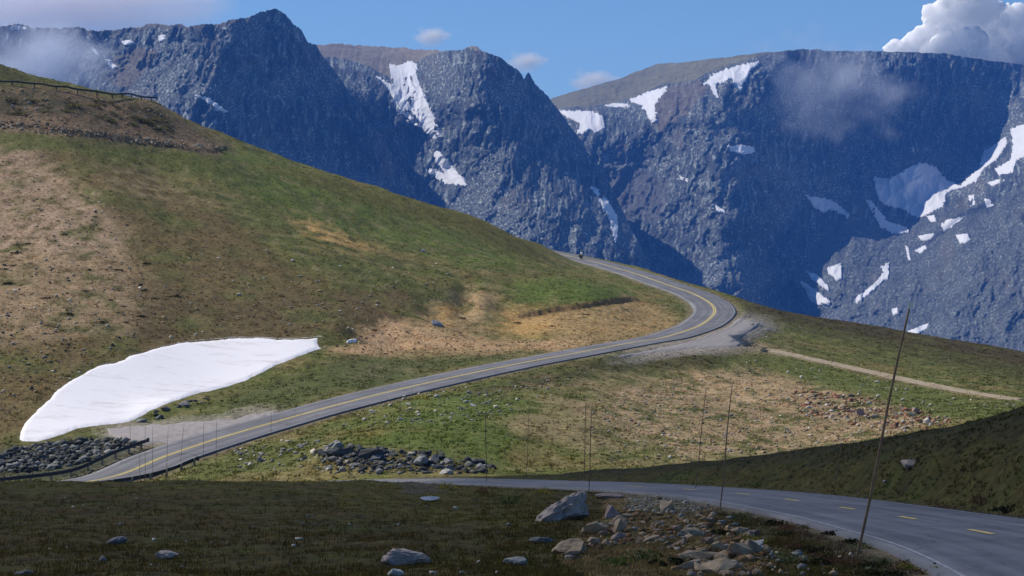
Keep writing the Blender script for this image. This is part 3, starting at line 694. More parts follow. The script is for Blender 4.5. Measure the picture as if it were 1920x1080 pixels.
surf3 = mountain('mountain', 'broad flat-topped massif with a shaded cirque and scattered snow', [(820, 300), (900, 260), (1000, 212), (1035, 184), (1060, 176), (1100, 165), (1160, 148), (1185, 137), (1230, 121), (1300, 115), (1380, 105), (1440, 98), (1500, 92), (1538, 92), (1545, 96), (1620, 95), (1700, 98), (1775, 100), (1790, 104), (1850, 113), (1920, 121), (2150, 160), (2350, 230)],
    740, [(820, 300, 6300), (1035, 185, 6500), (1230, 121, 6600), (1060, 207, 5950), (1150, 200, 5850), (1240, 165, 5800), (1320, 150, 5640), (1420, 112, 5720), (1420, 200, 5450), (1300, 250, 5270), (1350, 330, 5000), (1390, 420, 4860), (1400, 540, 4680), (1300, 450, 4960), (1200, 300, 5480), (1160, 400, 5300), (1220, 480, 5000), (1460, 350, 5300), (1465, 450, 5160), (1480, 560, 4960),
     (1500, 95, 5900), (1560, 250, 5830), (1590, 330, 5790), (1700, 100, 5880), (1720, 250, 5850), (1800, 110, 5900), (1830, 230, 5870), (1870, 130, 5950), (1870, 230, 5860), (1720, 320, 5740), (1660, 350, 5740), (1790, 350, 5720), (1700, 395, 5620), (1840, 300, 5780), (1872, 275, 5740), (1900, 285, 5420), (1940, 240, 5420), (1930, 125, 6050), (2100, 200, 5700), (2150, 400, 4700), (1560, 400, 5480), (1600, 440, 5220), (1700, 440, 5330), (1800, 420, 5020), (1850, 345, 5360), (1920, 420, 4720), (1550, 530, 4800), (1510, 530, 4850), (1700, 530, 4680), (1900, 560, 4280), (1900, 650, 4000), (1650, 600, 4480), (1200, 700, 4300), (2200, 700, 3600)],
    830, 2350, 1.7, .7, col3, 300)

def far_snow(surf, P, label, lift=14, seed=1, holes=(), jit=4.0):
    P = np.array(P, float)
    gx = np.arange(P[:, 0].min() - 5, P[:, 0].max() + 5, 1.0); gy = np.arange(P[:, 1].min() - 5, P[:, 1].max() + 5, 1.0)
    GX, GY = np.meshgrid(gx, gy)
    nx = 1.5 * jit * fbm(GX / 9, GY / 12, 4, seed, .8); ny = 1.5 * jit * fbm(GX / 9, GY / 12, 4, seed + 9, .8)
    ins = inpoly(GX + nx, GY + ny, P)
    ed = np.full(GX.shape, 1e9)
    for i in range(len(P)):
        a = P[i - 1]; b = P[i]; e = b - a
        t = np.clip(((GX - a[0]) * e[0] + (GY - a[1]) * e[1]) / (e @ e), 0, 1)
        ed = np.minimum(ed, np.hypot(GX - a[0] - t * e[0], GY - a[1] - t * e[1]))
    ins &= ed > min(jit, 3) * 2.1 * (fbm(GX / 5, GY / 8, 4, seed + 21, .7) + .04)
    for h in holes: ins &= ~inpoly(GX + nx, GY + ny, h)
    keep = ins[:-1, :-1] & ins[1:, 1:] & ins[:-1, 1:] & ins[1:, :-1]
    if not keep.any(): return
    pts = surf(GX, GY, lift)
    v, f = compact(pts.reshape(-1, 3), gridfaces(*GX.shape, keep))
    o = mesh('snow_patch', v, f[:, ::-1], M['farsnow'])
    sd = o.modifiers.new('thick', 'SOLIDIFY'); sd.thickness = 12; sd.offset = -1
    tag(o, label, 'snow patch', 'snow patches on the far mountains')
fs = far_snow
fs(surf2, [(728, 119), (746, 121), (768, 112), (783, 117), (782, 140), (791, 165), (801, 190), (813, 215), (823, 245), (827, 256), (812, 263), (795, 246), (775, 233), (757, 216), (742, 196), (730, 170), (718, 156), (703, 144), (706, 140), (722, 151), (735, 156), (731, 140)], 'long white snow tongue filling the gully of the middle ridge', 16, 3, [[(762, 205), (772, 208), (790, 232), (782, 236)]])
fs(surf2, [(796, 318), (815, 316), (832, 324), (814, 302), (812, 283), (822, 282), (838, 300), (858, 322), (873, 340), (877, 349), (850, 347), (835, 345), (815, 333)], 'lower snow patch below the long gully of the middle ridge', 16, 5)
fs(surf2, [(1103, 344), (1125, 354), (1142, 375), (1156, 400), (1161, 428), (1155, 462), (1147, 432), (1140, 405), (1121, 376)], 'thin shaded snow streak on the dark side of the middle ridge', 14, 7)
fs(surf3, [(1042, 205), (1075, 206), (1110, 207), (1130, 215), (1136, 240), (1118, 250), (1106, 243), (1092, 250), (1080, 252), (1088, 232), (1070, 222), (1050, 214)], 'snow cornice on the plateau rim next to the middle ridge', 20, 9)
fs(surf3, [(1132, 198), (1150, 192), (1178, 193), (1182, 200), (1150, 201)], 'flat snow strip on the plateau rim beside the cornice', 16, 11, (), 2)
fs(surf3, [(1178, 186), (1215, 170), (1252, 160), (1250, 171), (1236, 185), (1228, 200), (1231, 225), (1222, 233), (1211, 214), (1200, 196), (1185, 193)], 'forked snow patch hanging below the plateau rim', 18, 13)
fs(surf3, [(1314, 160), (1330, 144), (1350, 132), (1385, 121), (1425, 113), (1425, 119), (1406, 131), (1400, 150), (1386, 170), (1371, 148), (1342, 158), (1350, 186), (1341, 182), (1328, 158)], 'curved snow crescent high on the massif beside the mist', 18, 15)
fs(surf3, [(1363, 271), (1376, 273), (1390, 269), (1412, 275), (1417, 285), (1395, 290), (1370, 284)], 'small bright snow patch in the middle of the spur', 12, 17)
fs(surf3, [(1270, 326), (1290, 334), (1289, 343), (1275, 337)], 'tiny snow fleck on the spur below the brown slope', 12, 19, (), 2)
fs(surf3, [(1334, 378), (1350, 388), (1360, 397), (1345, 398)], 'small slanting snow fleck on the crest of the spur', 12, 21, (), 2)
fs(surf3, [(1637, 329), (1668, 334), (1695, 318), (1725, 303), (1755, 311), (1778, 338), (1800, 346), (1835, 312), (1842, 285), (1885, 254), (1889, 270), (1868, 300), (1846, 315), (1830, 341), (1800, 353), (1776, 361), (1770, 385), (1745, 400), (1720, 409), (1690, 391), (1660, 386), (1645, 371)], 'large blue shaded snowfield on the floor of the cirque', 18, 23)
fs(surf3, [(1893, 240), (1925, 230), (1960, 225), (1950, 285), (1906, 300), (1900, 326), (1869, 329), (1864, 315), (1893, 300), (1897, 270)], 'bright sunlit snow patch climbing the edge of the cirque', 18, 25)
fs(surf3, [(1621, 372), (1635, 374), (1651, 395), (1666, 414), (1700, 424), (1706, 436), (1680, 439), (1650, 426), (1635, 400)], 'shaded snow tail curving below the cirque snowfield', 16, 27)
fs(surf3, [(1507, 361), (1520, 367), (1545, 369), (1570, 379), (1593, 400), (1590, 409), (1560, 391), (1545, 399), (1525, 386)], 'shaded snow patch at the foot of the dark headwall', 16, 29)
fs(surf3, [(1497, 521), (1516, 535), (1546, 555), (1560, 566), (1530, 573), (1517, 562)], 'bright snow wedge at the edge of the deep shadow', 14, 31)
fs(surf3, [(1509, 507), (1530, 512), (1553, 535), (1554, 546), (1525, 526)], 'narrow bright snow band just above the snow wedge', 14, 33, (), 2)
fs(surf3, [(1551, 500), (1577, 492), (1579, 520), (1570, 526), (1552, 513)], 'squarish bright snow patch above the snow wedge', 14, 35, (), 3)
fs(surf3, [(1601, 560), (1640, 529), (1655, 510), (1650, 500), (1669, 487), (1668, 516), (1641, 542), (1605, 569)], 'long bright snow ramp on the pale boulder slope', 14, 37, (), 3)
fs(surf3, [(1763, 420), (1775, 411), (1810, 404), (1801, 415), (1785, 426), (1769, 436)], 'ragged bright snow strip above the oval snow patch', 12, 39, (), 3)
fs(surf3, [(1790, 440), (1815, 436), (1822, 450), (1800, 457)], 'oval bright snow patch on the boulder slope', 12, 41, (), 2)
fs(surf3, [(1713, 470), (1735, 457), (1739, 465), (1725, 476)], 'small bright snow patch low on the boulder slope beside a thin streak', 12, 43, (), 2)
fs(surf3, [(1718, 442), (1756, 434), (1746, 448), (1730, 453)], 'bright snow wedge at the lower lip of the cirque', 12, 45, (), 2)
fs(surf3, [(1696, 459), (1703, 461), (1709, 489), (1702, 486)], 'thin upright bright snow streak below the cirque', 12, 47, (), 1)
fs(surf3, [(1735, 404), (1752, 401), (1757, 416), (1744, 416)], 'small bright snow patch touching the cirque snowfield', 12, 49, (), 2)
fs(surf3, [(1813, 367), (1826, 364), (1830, 381), (1819, 389)], 'small hooked bright snow patch right of the cirque', 12, 51, (), 2)
fs(surf3, [(1843, 371), (1855, 372), (1865, 385), (1850, 391)], 'small bright snow patch beside the hooked one', 12, 53, (), 2)
fs(surf3, [(1848, 343), (1886, 331), (1890, 338), (1860, 349)], 'thin bright snow strip under the sunlit cirque edge', 12, 55, (), 2)
fs(surf3, [(1698, 620), (1744, 604), (1737, 616), (1714, 628)], 'bright snow wedge resting on the skyline of the green shoulder', 12, 57, (), 2)
fs(surf3, [(1672, 578), (1682, 576), (1683, 586), (1674, 592)], 'tiny bright snow dot above the lowest snow wedge', 12, 59, (), 1)
fs(surf1, [(370, 179), (390, 181), (412, 197), (433, 210), (416, 210), (395, 197)], 'slanting snow strip at the foot of the dark peak', 12, 61, (), 2)
fs(surf1, [(224, 76), (245, 73), (252, 80), (232, 86)], 'small snow patch just under the rim of the dark peak', 12, 63, (), 2)
fs(surf1, [(170, 91), (178, 91), (188, 104), (180, 103)], 'small snow fleck at the edge of the mist', 12, 65, (), 1)
fs(surf1, [(193, 110), (205, 113), (219, 124), (212, 129)], 'slanting snow fleck beside the brown slope of the dark peak', 12, 67, (), 1)
fs(surf1, [(294, 66), (309, 64), (308, 74), (298, 78)], 'pale snow fleck near the rim above the brown slope', 12, 69, (), 1)
fs(surf1, [(16, 50), (30, 47), (50, 51), (46, 56), (18, 56)], 'flat snow patch on the level top above the mist', 12, 71, (), 1)

# ------------------------------------------------------------------ rocks
def rockmesh(name, seed, sub=2, cuts=9, flat=.75, mat=None):
    rnd = np.random.default_rng(seed)
    bm = bmesh.new(); bmesh.ops.create_icosphere(bm, subdivisions=sub, radius=1)
    dirs = rnd.normal(size=(cuts, 3)); dirs /= np.linalg.norm(dirs, axis=1)[:, None]; h = rnd.uniform(.52, .85, cuts)
    for v in bm.verts:
        p = np.array(v.co)
        for d_, hh in zip(dirs, h):
            q = p @ d_
            if q > hh: p = p - d_ * (q - hh) * .93
        p = p * (1 + .05 * rnd.normal())
        p[2] *= flat
        v.co = p
    me = bpy.data.meshes.new(name); bm.to_mesh(me); bm.free()
    me.materials.append(M[mat])
    return me
def hullmesh(name, seed, mat, flat=.7, npt=13):
    rnd = np.random.default_rng(seed); bm = bmesh.new()
    p = rnd.normal(size=(npt, 3)); p /= np.linalg.norm(p, axis=1)[:, None]; p *= rnd.uniform(.75, 1.1, (npt, 1)); p *= [1, .85, flat]
    for q in p: bm.verts.new(q)
    r = bmesh.ops.convex_hull(bm, input=bm.verts); bmesh.ops.delete(bm, geom=[g for g in r['geom_interior'] if isinstance(g, bmesh.types.BMVert)], context='VERTS')
    bmesh.ops.dissolve_limit(bm, angle_limit=.25, verts=bm.verts, edges=bm.edges)
    bmesh.ops.bevel(bm, geom=list(bm.edges), offset=.035, segments=1, affect='EDGES')
    bmesh.ops.triangulate(bm, faces=bm.faces); bmesh.ops.subdivide_edges(bm, edges=bm.edges, cuts=1, use_grid_fill=True)
    for v in bm.verts: v.co += Vector(rnd.normal(0, .016, 3))
    me = bpy.data.meshes.new(name); bm.to_mesh(me); bm.free(); me.materials.append(M[mat])
    return me
RM = {}
for mat in ('rock_grey', 'rock_dark', 'rock_tan', 'rock_white', 'rock_red'):
    RM[mat] = [hullmesh('rock', 900 + 31 * i + len(mat), mat, .5 + .12 * (i % 4), 10 + i) if i < 6 else rockmesh('rock', 900 + 31 * i + len(mat), 3, 7 + i, .7, mat) for i in range(8)]
SZ = ('small', 'mid-sized', 'large')
COLN = {'rock_grey': 'grey', 'rock_dark': 'dark grey', 'rock_tan': 'tan', 'rock_white': 'pale', 'rock_red': 'reddish'}
NROCK = [0]
def put_rock(p, s, mat, label, group, sink=.25, cat='rock'):
    o = bpy.data.objects.new('rock', RM[mat][random.randrange(8)])
    a = (s * random.uniform(.8, 1.35), s * random.uniform(.75, 1.2), s * random.uniform(.4, 1.0))
    o.scale = a; o.rotation_euler = (random.uniform(-.5, .5), random.uniform(-.5, .5), random.uniform(0, 6.28))
    o.location = (p[0], p[1], p[2] + a[2] * (.62 - sink * 1.6))
    tag(o, label, cat, group); link(o); NROCK[0] += 1
    return o
def heap(P, cnt, smin, smax, mats, where, group, dmin, sizes=None, edge=None, pw=2.2, maxd=900):
    """loose rocks over an area; labels tell size, colour and which side of the area they lie on"""
    P = np.array(P, float); done = 0; x0, y0 = P.min(0); x1, y1 = P.max(0); tries = 0
    placed = []
    while done < cnt and tries < cnt * 40:
        tries += 1
        px = random.uniform(x0, x1); py = random.uniform(y0, y1)
        if not inpoly(np.array([px]), np.array([py]), P)[0]: continue
        h = hitgrid(px, py, dmin, maxd)
        if h is None: continue
        s = smin + (smax - smin) * random.random() ** pw
        if any((h[0] - q[0]) ** 2 + ((h[1] - q[1]) * .6) ** 2 < (.55 * (s + q[2])) ** 2 for q in placed): continue
        placed.append((h[0], h[1], s)); mat = random.choice(mats)
        sz = SZ[min(2, int(3 * (s - smin) / (smax - smin + 1e-6)))]
        part = ('upper' if py < y0 + (y1 - y0) / 3 else 'lower' if py > y0 + 2 * (y1 - y0) / 3 else 'middle')
        put_rock(h, s, mat, f'{sz} {COLN[mat]} rock, {part} {where}', group)
        done += 1
heap([(1110, 1000), (1150, 962), (1210, 950), (1330, 972), (1400, 1000), (1440, 1040), (1430, 1085), (1280, 1085), (1300, 1040), (1200, 1020), (1130, 1030), (1060, 1050), (1050, 1040)], 85, .10, .42, ['rock_tan', 'rock_tan', 'rock_tan', 'rock_tan', 'rock_red'], 'rubble heap beside the shaded road', 'rubble beside the shaded road', 38, pw=1.8)
heap([(0, 855), (40, 842), (160, 830), (212, 845), (150, 866), (85, 880), (0, 886)], 62, .2, .55, ['rock_dark', 'rock_dark', 'rock_grey'], 'dark riprap beside the lower guardrail', 'riprap beside the lower road', 175)
heap([(590, 858), (610, 838), (690, 836), (760, 850), (830, 852), (920, 872), (915, 888), (840, 884), (700, 876), (640, 880)], 46, .25, .75, ['rock_grey', 'rock_dark', 'rock_dark'], 'grey outcrop between the two roads', 'outcrop between the two roads', 165, pw=1.3)
heap([(465, 850), (520, 820), (570, 828), (640, 850), (640, 885), (560, 880), (470, 868)], 10, .2, .55, ['rock_grey', 'rock_white'], 'grassy strip below the lower road', 'stones below the lower road', 165)
heap([(640, 800), (700, 760), (800, 735), (900, 730), (960, 742), (900, 770), (800, 785), (690, 815)], 24, .16, .40, ['rock_white'], 'grassy verge below the sunlit road', 'pale stones on the verge', 180)
heap([(1540, 745), (1640, 752), (1700, 762), (1790, 790), (1770, 806), (1660, 800), (1560, 775)], 32, .25, .72, ['rock_red', 'rock_white', 'rock_tan'], 'reddish scree on the tan field', 'scree on the tan field', 180)
heap([(248, 792), (300, 768), (345, 748), (392, 738), (392, 752), (330, 772), (280, 795)], 12, .35, .9, ['rock_dark', 'rock_dark', 'rock_grey'], 'dark rock band under the snow edge', 'rocks under the snow edge', 200)
heap([(0, 850), (60, 836), (120, 826), (150, 815), (120, 832), (60, 845), (0, 864)], 6, .3, .6, ['rock_dark'], 'dark fringe at the tip of the snow', 'rocks at the tip of the snow', 190)
heap([(1400, 600), (1450, 606), (1530, 620), (1600, 632), (1520, 630), (1430, 640)], 7, .2, .5, ['rock_white'], 'green shoulder by the gravel apron', 'stones by the gravel apron', 300)
heap([(1100, 800), (1300, 760), (1500, 800), (1400, 850), (1150, 870)], 7, .2, .42, ['rock_white'], 'dry field above the dark bank', 'stones in the dry field', 175)
def lone(px, py, s, mat, label, dmin, sc=(1, 1, 1), sink=.25, rot=None, name='rock', cat='rock', sub=4, seed=1, cuts=14, flat=.7):
    h = hitgrid(px, py, dmin)
    if h is None: return
    me = rockmesh(name, seed, sub, cuts, flat, mat) if cuts > 10 else hullmesh(name, seed, mat, flat, 14)
    o = bpy.data.objects.new(name, me); o.scale = (s * sc[0], s * sc[1], s * sc[2])
    if rot: o.rotation_euler = rot
    o.location = (h[0], h[1], h[2] + s * sc[2] * (flat * .75 - sink)); tag(o, label, cat); link(o)
    return o
lone(1050, 976, .78, 'boulder', 'big pinkish grey boulder with dark lichen beside the shaded road', 38, (1.5, 1.2, .95), .3, (.1, -.5, -.2), 'boulder', 'boulder', 4, 3)
lone(1140, 934, .42, 'boulder', 'low pale boulder tip between the big boulder and the white line', 60, (1.8, 1.2, .5), .2, None, 'boulder', 'boulder', 3, 5)
lone(752, 1056, .30, 'boulder', 'long flat grey boulder sunk in the brown meadow', 36, (2.0, 1.4, 1.0), .3, (0, .12, .2), 'boulder', 'boulder', 4, 7)
lone(742, 1080, .14, 'rock_white', 'small pale rock just in front of the long flat boulder', 34, (1.2, 1, 1), .2, None, 'rock', 'rock', 3, 8)
lone(965, 1058, .17, 'rock_white', 'pale rock alone in the grass left of the rubble heap', 36, (1.4, 1, 1), .2, None, 'rock', 'rock', 3, 9)
lone(1015, 1018, .20, 'rock_grey', 'broken grey rock in the grass below the big boulder', 40, (1.5, 1.1, .8), .2, None, 'rock', 'rock', 3, 10)
lone(312, 1048, .22, 'boulder', 'pale round boulder in the dark meadow', 36, (1.25, 1, .8), .2, None, 'boulder', 'boulder', 3, 11)
lone(222, 1020, .26, 'rock_grey', 'grey wedge-shaped boulder in the dark meadow', 40, (1.2, 1, .7), .22, (0, -.25, 0), 'boulder', 'boulder', 3, 12)
lone(48, 1078, .16, 'rock_grey', 'grey stone at the lower corner of the dark meadow', 34, (1.3, 1, .6), .2, None, 'rock', 'rock', 3, 13)
lone(1708, 874, .50, 'boulder', 'pale flat-topped boulder on the dark bank beyond the road', 60, (1.05, 1, .75), .34, (0, .1, .3), 'boulder', 'boulder', 3, 14)
lone(837, 889, .55, 'rock_white', 'white block at the far edge of the shaded road', 160, (1.2, 1, .7), .15, None, 'rock', 'rock', 3, 15)
lone(1660, 905, .12, 'rock_white', 'tiny pale stone on the dark bank', 60, (1, 1, 1), .1, None, 'rock', 'rock', 2, 16)
lone(793, 472, .55, 'rock_white', 'white rock alone on the green hillside', 300, (1, 1, .9), .2, None, 'rock', 'rock', 3, 17)
lone(820, 611, 1.25, 'rock_slab', 'smooth blue-grey slab lying in the dirt gully', 270, (1.0, 1.3, .55), .2, (.15, .35, .2), 'slab', 'slab', 3, 18)
lone(1345, 1072, .42, 'rock_tan', 'largest tan block at the foot of the rubble heap', 36, (1.5, 1.1, .65), .22, (.1, -.2, .3), 'rock', 'rock', 3, 19, 9)
lone(1400, 1035, .30, 'rock_white', 'pinkish white slab propped on the rubble heap', 40, (1.6, .9, .6), .1, (.1, -.35, .5), 'rock', 'rock', 3, 20, 9)
lone(1318, 1050, .34, 'rock_tan', 'yellowish tan ledge across the rubble heap', 40, (1.8, .8, .5), .1, (.0, .05, .1), 'rock', 'rock', 3, 22, 9)
lone(1160, 1000, .32, 'rock_tan', 'brown leaning slab on the rubble heap near the big boulder', 42, (.7, 1, 1.6), .3, (.1, .5, .3), 'rock', 'rock', 3, 21, 9)
lone(697, 860, 1.0, 'rock_dark', 'tallest grey block of the outcrop between the two roads', 165, (1.3, 1, 1.1), .25, None, 'rock', 'rock', 3, 24, 9)
lone(640, 855, .9, 'rock_dark', 'broad grey block at the near end of the outcrop', 165, (1.6, 1, .9), .25, None, 'rock', 'rock', 3, 25, 9)
lone(788, 872, .8, 'rock_grey', 'square grey block in the middle of the outcrop', 165, (1.0, 1, 1.0), .2, None, 'rock', 'rock', 3, 26, 9)

# countless small stones: one object
def scatter_stones(areas):
    base = bmesh.new(); bmesh.ops.create_icosphere(base, subdivisions=1, radius=1)
    bv = np.array([v.co[:] for v in base.verts]); bf = np.array([[v.index for v in f.verts] for f in base.faces]); base.free()
    VV, FF, CCs, k = [], [], [], 0
    for P, cnt, s0, s1, cols, dmin in areas:
        P = np.array(P, float); x0, y0 = P.min(0); x1, y1 = P.max(0)
        q = RNG.uniform([x0, y0], [x1, y1], (cnt * 3, 2)); q = q[inpoly(q[:, 0], q[:, 1], P)][:cnt]
        for px, py in q:
            h = hitgrid(px, py, dmin)
            if h is None: continue
            s = s0 + (s1 - s0) * RNG.random() ** 3
            j = bv * (1 + .28 * RNG.normal(size=(len(bv), 1))) * s * RNG.uniform(.6, 1.3, 3) * [1, 1, .7]
            VV.append(j + h + [0, 0, s * .2]); FF.append(bf + k); k += len(bv)
            c = cols[RNG.integers(len(cols))] * RNG.uniform(.7, 1.25); CCs.append(np.tile(c, (len(bv), 1)))
    m = tinted('loose_stone', 2, 9, .1, .2, .3, .03)
    o = mesh('gravel', np.vstack(VV), np.vstack(FF), m, None, False, np.vstack(CCs))
    tag(o, 'countless small stones strewn over the fields and slopes', 'stones', None, 'stuff')
PALE = lin(200, 190, 172); TANS = lin(170, 145, 115); GRY = lin(140, 138, 132); DRK = lin(80, 80, 76); RED = lin(160, 110, 88)
scatter_stones([
 ([(1080, 770), (1200, 720), (1400, 690), (1560, 735), (1790, 785), (1650, 825), (1450, 850), (1280, 860), (1150, 870)], 1500, .05, .22, [TANS, TANS, PALE, GRY], 175),
 ([(1480, 730), (1640, 748), (1790, 790), (1740, 808), (1600, 800), (1500, 780)], 700, .08, .32, [PALE, TANS, RED, RED, DRK], 175),
 ([(0, 225), (200, 245), (420, 275), (415, 288), (200, 262), (0, 242)], 600, .10, .32, [PALE, TANS, TANS], 330),
 ([(0, 160), (280, 190), (420, 280), (0, 240)], 350, .1, .4, [TANS, GRY], 330),
 ([(0, 300), (250, 400), (300, 600), (0, 800)], 900, .05, .26, [TANS, PALE, DRK, GRY], 205),
 ([(300, 450), (900, 500), (700, 620), (300, 640)], 350, .06, .3, [PALE, TANS], 230),
 ([(640, 810), (700, 750), (960, 715), (1120, 690), (1050, 740), (900, 790)], 220, .07, .25, [PALE, PALE, GRY], 180),
 ([(0, 850), (60, 835), (200, 822), (262, 834), (160, 868), (90, 882), (0, 888)], 900, .1, .45, [DRK, DRK, GRY], 170),
 ([(590, 860), (620, 832), (760, 845), (930, 875), (900, 890), (650, 888)], 420, .12, .45, [GRY, DRK, DRK], 165),
 ([(430, 840), (560, 815), (640, 840), (640, 890), (450, 880)], 150, .08, .3, [GRY, PALE], 165),
 ([(600, 658), (700, 620), (830, 610), (900, 640), (1250, 625), (1100, 655), (800, 668)], 500, .05, .24, [DIRT, TANS, lin(130, 100, 80)], 240),
 ([(1400, 660), (1920, 765), (1920, 790), (1780, 785), (1400, 690)], 90, .1, .3, [PALE], 230),
 ([(1100, 1010), (1150, 955), (1240, 932), (1340, 950), (1440, 1020), (1440, 1085), (1250, 1085), (1300, 1040), (1180, 1020), (1060, 1055)], 1300, .02, .13, [TANS, lin(150, 120, 86), lin(128, 100, 72), lin(110, 84, 62), GRY], 36),
 ([(1170, 930), (1250, 932), (1330, 948), (1320, 965), (1180, 960)], 500, .02, .08, [GRY, PALE], 50),
 ([(0, 1080), (0, 930), (900, 930), (1050, 1080)], 60, .02, .09, [GRY, PALE], 34),
 ([(1440, 1020), (1600, 1040), (1700, 1080), (1440, 1080)], 70, .02, .12, [TANS, GRY, PALE], 34),
])

# ------------------------------------------------------------------ grass: one object of many tufts
def colour_at(px, d):
    i = np.clip(np.searchsorted(pxs, px), 0, len(pxs) - 1); j = np.clip(np.searchsorted(drow, d), 0, len(drow) - 1)
    return Cc[j, i], Z[j, i], RDist[j, i], PYv[j, i]
def grass():
    VV, CCs = [], []
    def lay(cnt, d0, d1, h0, h1, blades, spread, wid, px0=-150, px1=2070, kcol=1.0, cond=None, sp=1.0):
        px = RNG.uniform(px0, px1, cnt); d = np.exp(RNG.uniform(math.log(d0), math.log(d1), cnt))
        c, z, rdist, py = colour_at(px, d)
        x = (px - 960) / F * d
        dens = fbm(x / 3.5, d / 5, 3, 71)
        ok = (rdist > .5) & (dens > RNG.uniform(-.55, .35, cnt))
        if cond is not None: ok &= cond(px, py, d)
        for P in NOGRASS: ok &= ~(inpoly(px, py, P) & (d > 165 if P[0][1] < 860 else d < 165))
        px, d, c, z, x = px[ok], d[ok], c[ok], z[ok], x[ok]; m = len(px)
        h = h0 + (h1 - h0) * RNG.random(m) ** 1.6
        tint = RNG.uniform(.7, 1.3, (m, 1)) * (1 + (RNG.random((m, 1)) < .12) * (d1 < 175) * .8) * kcol * (1 + RNG.normal(0, .06, (m, 3)))
        for b in range(blades):
            a = RNG.uniform(0, 6.28, m); r = spread * RNG.random(m); hb = h * RNG.uniform(.6, 1.1, m)
            bx = x + r * np.cos(a); by = d + r * np.sin(a)
            a2 = RNG.uniform(0, 6.28, m); w = wid * RNG.uniform(.6, 1.4, m)
            dx = np.cos(a2) * w; dy = np.sin(a2) * w
            lx = hb * RNG.normal(.12, .45, m); ly = hb * RNG.normal(0, .45, m)
            t = np.stack([np.stack([bx - dx, by - dy, z - .05], 1), np.stack([bx + dx, by + dy, z - .05], 1), np.stack([bx + lx, by + ly, z + hb], 1)], 1)
            VV.append(t.reshape(-1, 3)); cb = np.clip(c * tint, .004, .6)
            CCs.append(np.repeat(cb, 3, 0))
    NOGRASS.extend([SNOW, [(190, 802), (520, 765), (530, 780), (300, 842), (200, 830)], [(1140, 670), (1380, 590), (1440, 604), (1390, 652)]])
    lay(60000, 35, 172, .04, .13, 7, .14, .016)
    lay(70000, 172, 470, .06, .20, 4, .38, .12, kcol=1.12)
    lay(14000, 35, 120, .06, .18, 9, .10, .012, 900, 2070)
    V = np.vstack(VV); Cg = np.vstack(CCs); f = np.arange(len(V)).reshape(-1, 3)
    m = N('tundra_grass'); col = m.attr(); m.base(col)
    tr = m.node('ShaderNodeBsdfTranslucent'); m.lk(col, tr.inputs[0]); mx = m.node('ShaderNodeMixShader'); mx.inputs[0].default_value = .55
    m.lk(m.b.outputs[0], mx.inputs[1]); m.lk(tr.outputs[0], mx.inputs[2]); m.lk(mx.outputs[0], m.out.inputs['Surface'])
    o = mesh('grass', V, f, m.fin(.9, .1), None, False, Cg)
    tag(o, 'short tundra grass growing over the slopes', 'grass', None, 'stuff')
NOGRASS = []
grass()

# ------------------------------------------------------------------ low shrubs (each a thing)
def shrubmesh(seed, rgb, n_=240, leaf=.07, squash=.6):
    rnd = np.random.default_rng(seed)
    d = rnd.normal(size=(n_, 3)); d /= np.linalg.norm(d, axis=1)[:, None]; d[:, 2] = np.abs(d[:, 2])
    r = rnd.uniform(.45, 1, n_)[:, None] * (1 + .35 * np.sin(d[:, :1] * 5 + seed) * np.cos(d[:, 1:2] * 4))
    p = d * r * [1, 1, squash]
    V, Fc, Cs = [], [], []
    for i in range(n_):
        a = rnd.normal(size=3); a /= np.linalg.norm(a); b = np.cross(a, rnd.normal(size=3)); b /= np.linalg.norm(b)
        l = leaf * rnd.uniform(.7, 1.6); k = len(V)
        V += [p[i] - a * l, p[i] + b * l * .5, p[i] + a * l, p[i] - b * l * .5]; Fc.append((k, k + 1, k + 2, k + 3)); Cs += [np.array(rgb) * rnd.uniform(.55, 1.4)] * 4
    for i in range(14):                          # stems
        k = len(V); q = p[rnd.integers(n_)]; w = .012
        V += [np.array([-w, 0, -.1]), np.array([w, 0, -.1]), q]; Fc.append((k, k + 1, k + 2)); Cs += [np.array(lin(80, 62, 44))] * 3
    me_o = mesh('low_shrub', np.array(V), Fc, M['leaf'], None, False, np.clip(np.array(Cs), .003, .6))
    me = me_o.data; bpy.data.objects.remove(me_o)
    return me
SH = {'yellow': [shrubmesh(1, lin(138, 128, 44)), shrubmesh(2, lin(150, 136, 50))], 'green': [shrubmesh(3, lin(84, 98, 46)), shrubmesh(4, lin(78, 92, 50))],
      'rusty': [shrubmesh(5, lin(104, 72, 50)), shrubmesh(6, lin(92, 66, 52))], 'bank': [shrubmesh(9, lin(106, 104, 66), 200, .1, .5), shrubmesh(10, lin(96, 98, 62), 200, .1, .5)], 'dark': [shrubmesh(7, lin(44, 48, 26), 160, .12, .5), shrubmesh(8, lin(50, 50, 28), 160, .12, .5)]}
def shrub(px, py, s, kind, label, dmin, group=None, sz=1.0):
    h = hitgrid(px, py, dmin)
    if h is None: return
    o = bpy.data.objects.new('low_shrub', random.choice(SH[kind])); o.location = h; o.rotation_euler = (0, 0, random.uniform(0, 6.28)); o.scale = (s * random.uniform(.9, 1.3), s, s * sz)
    tag(o, label, 'shrub', group); link(o)
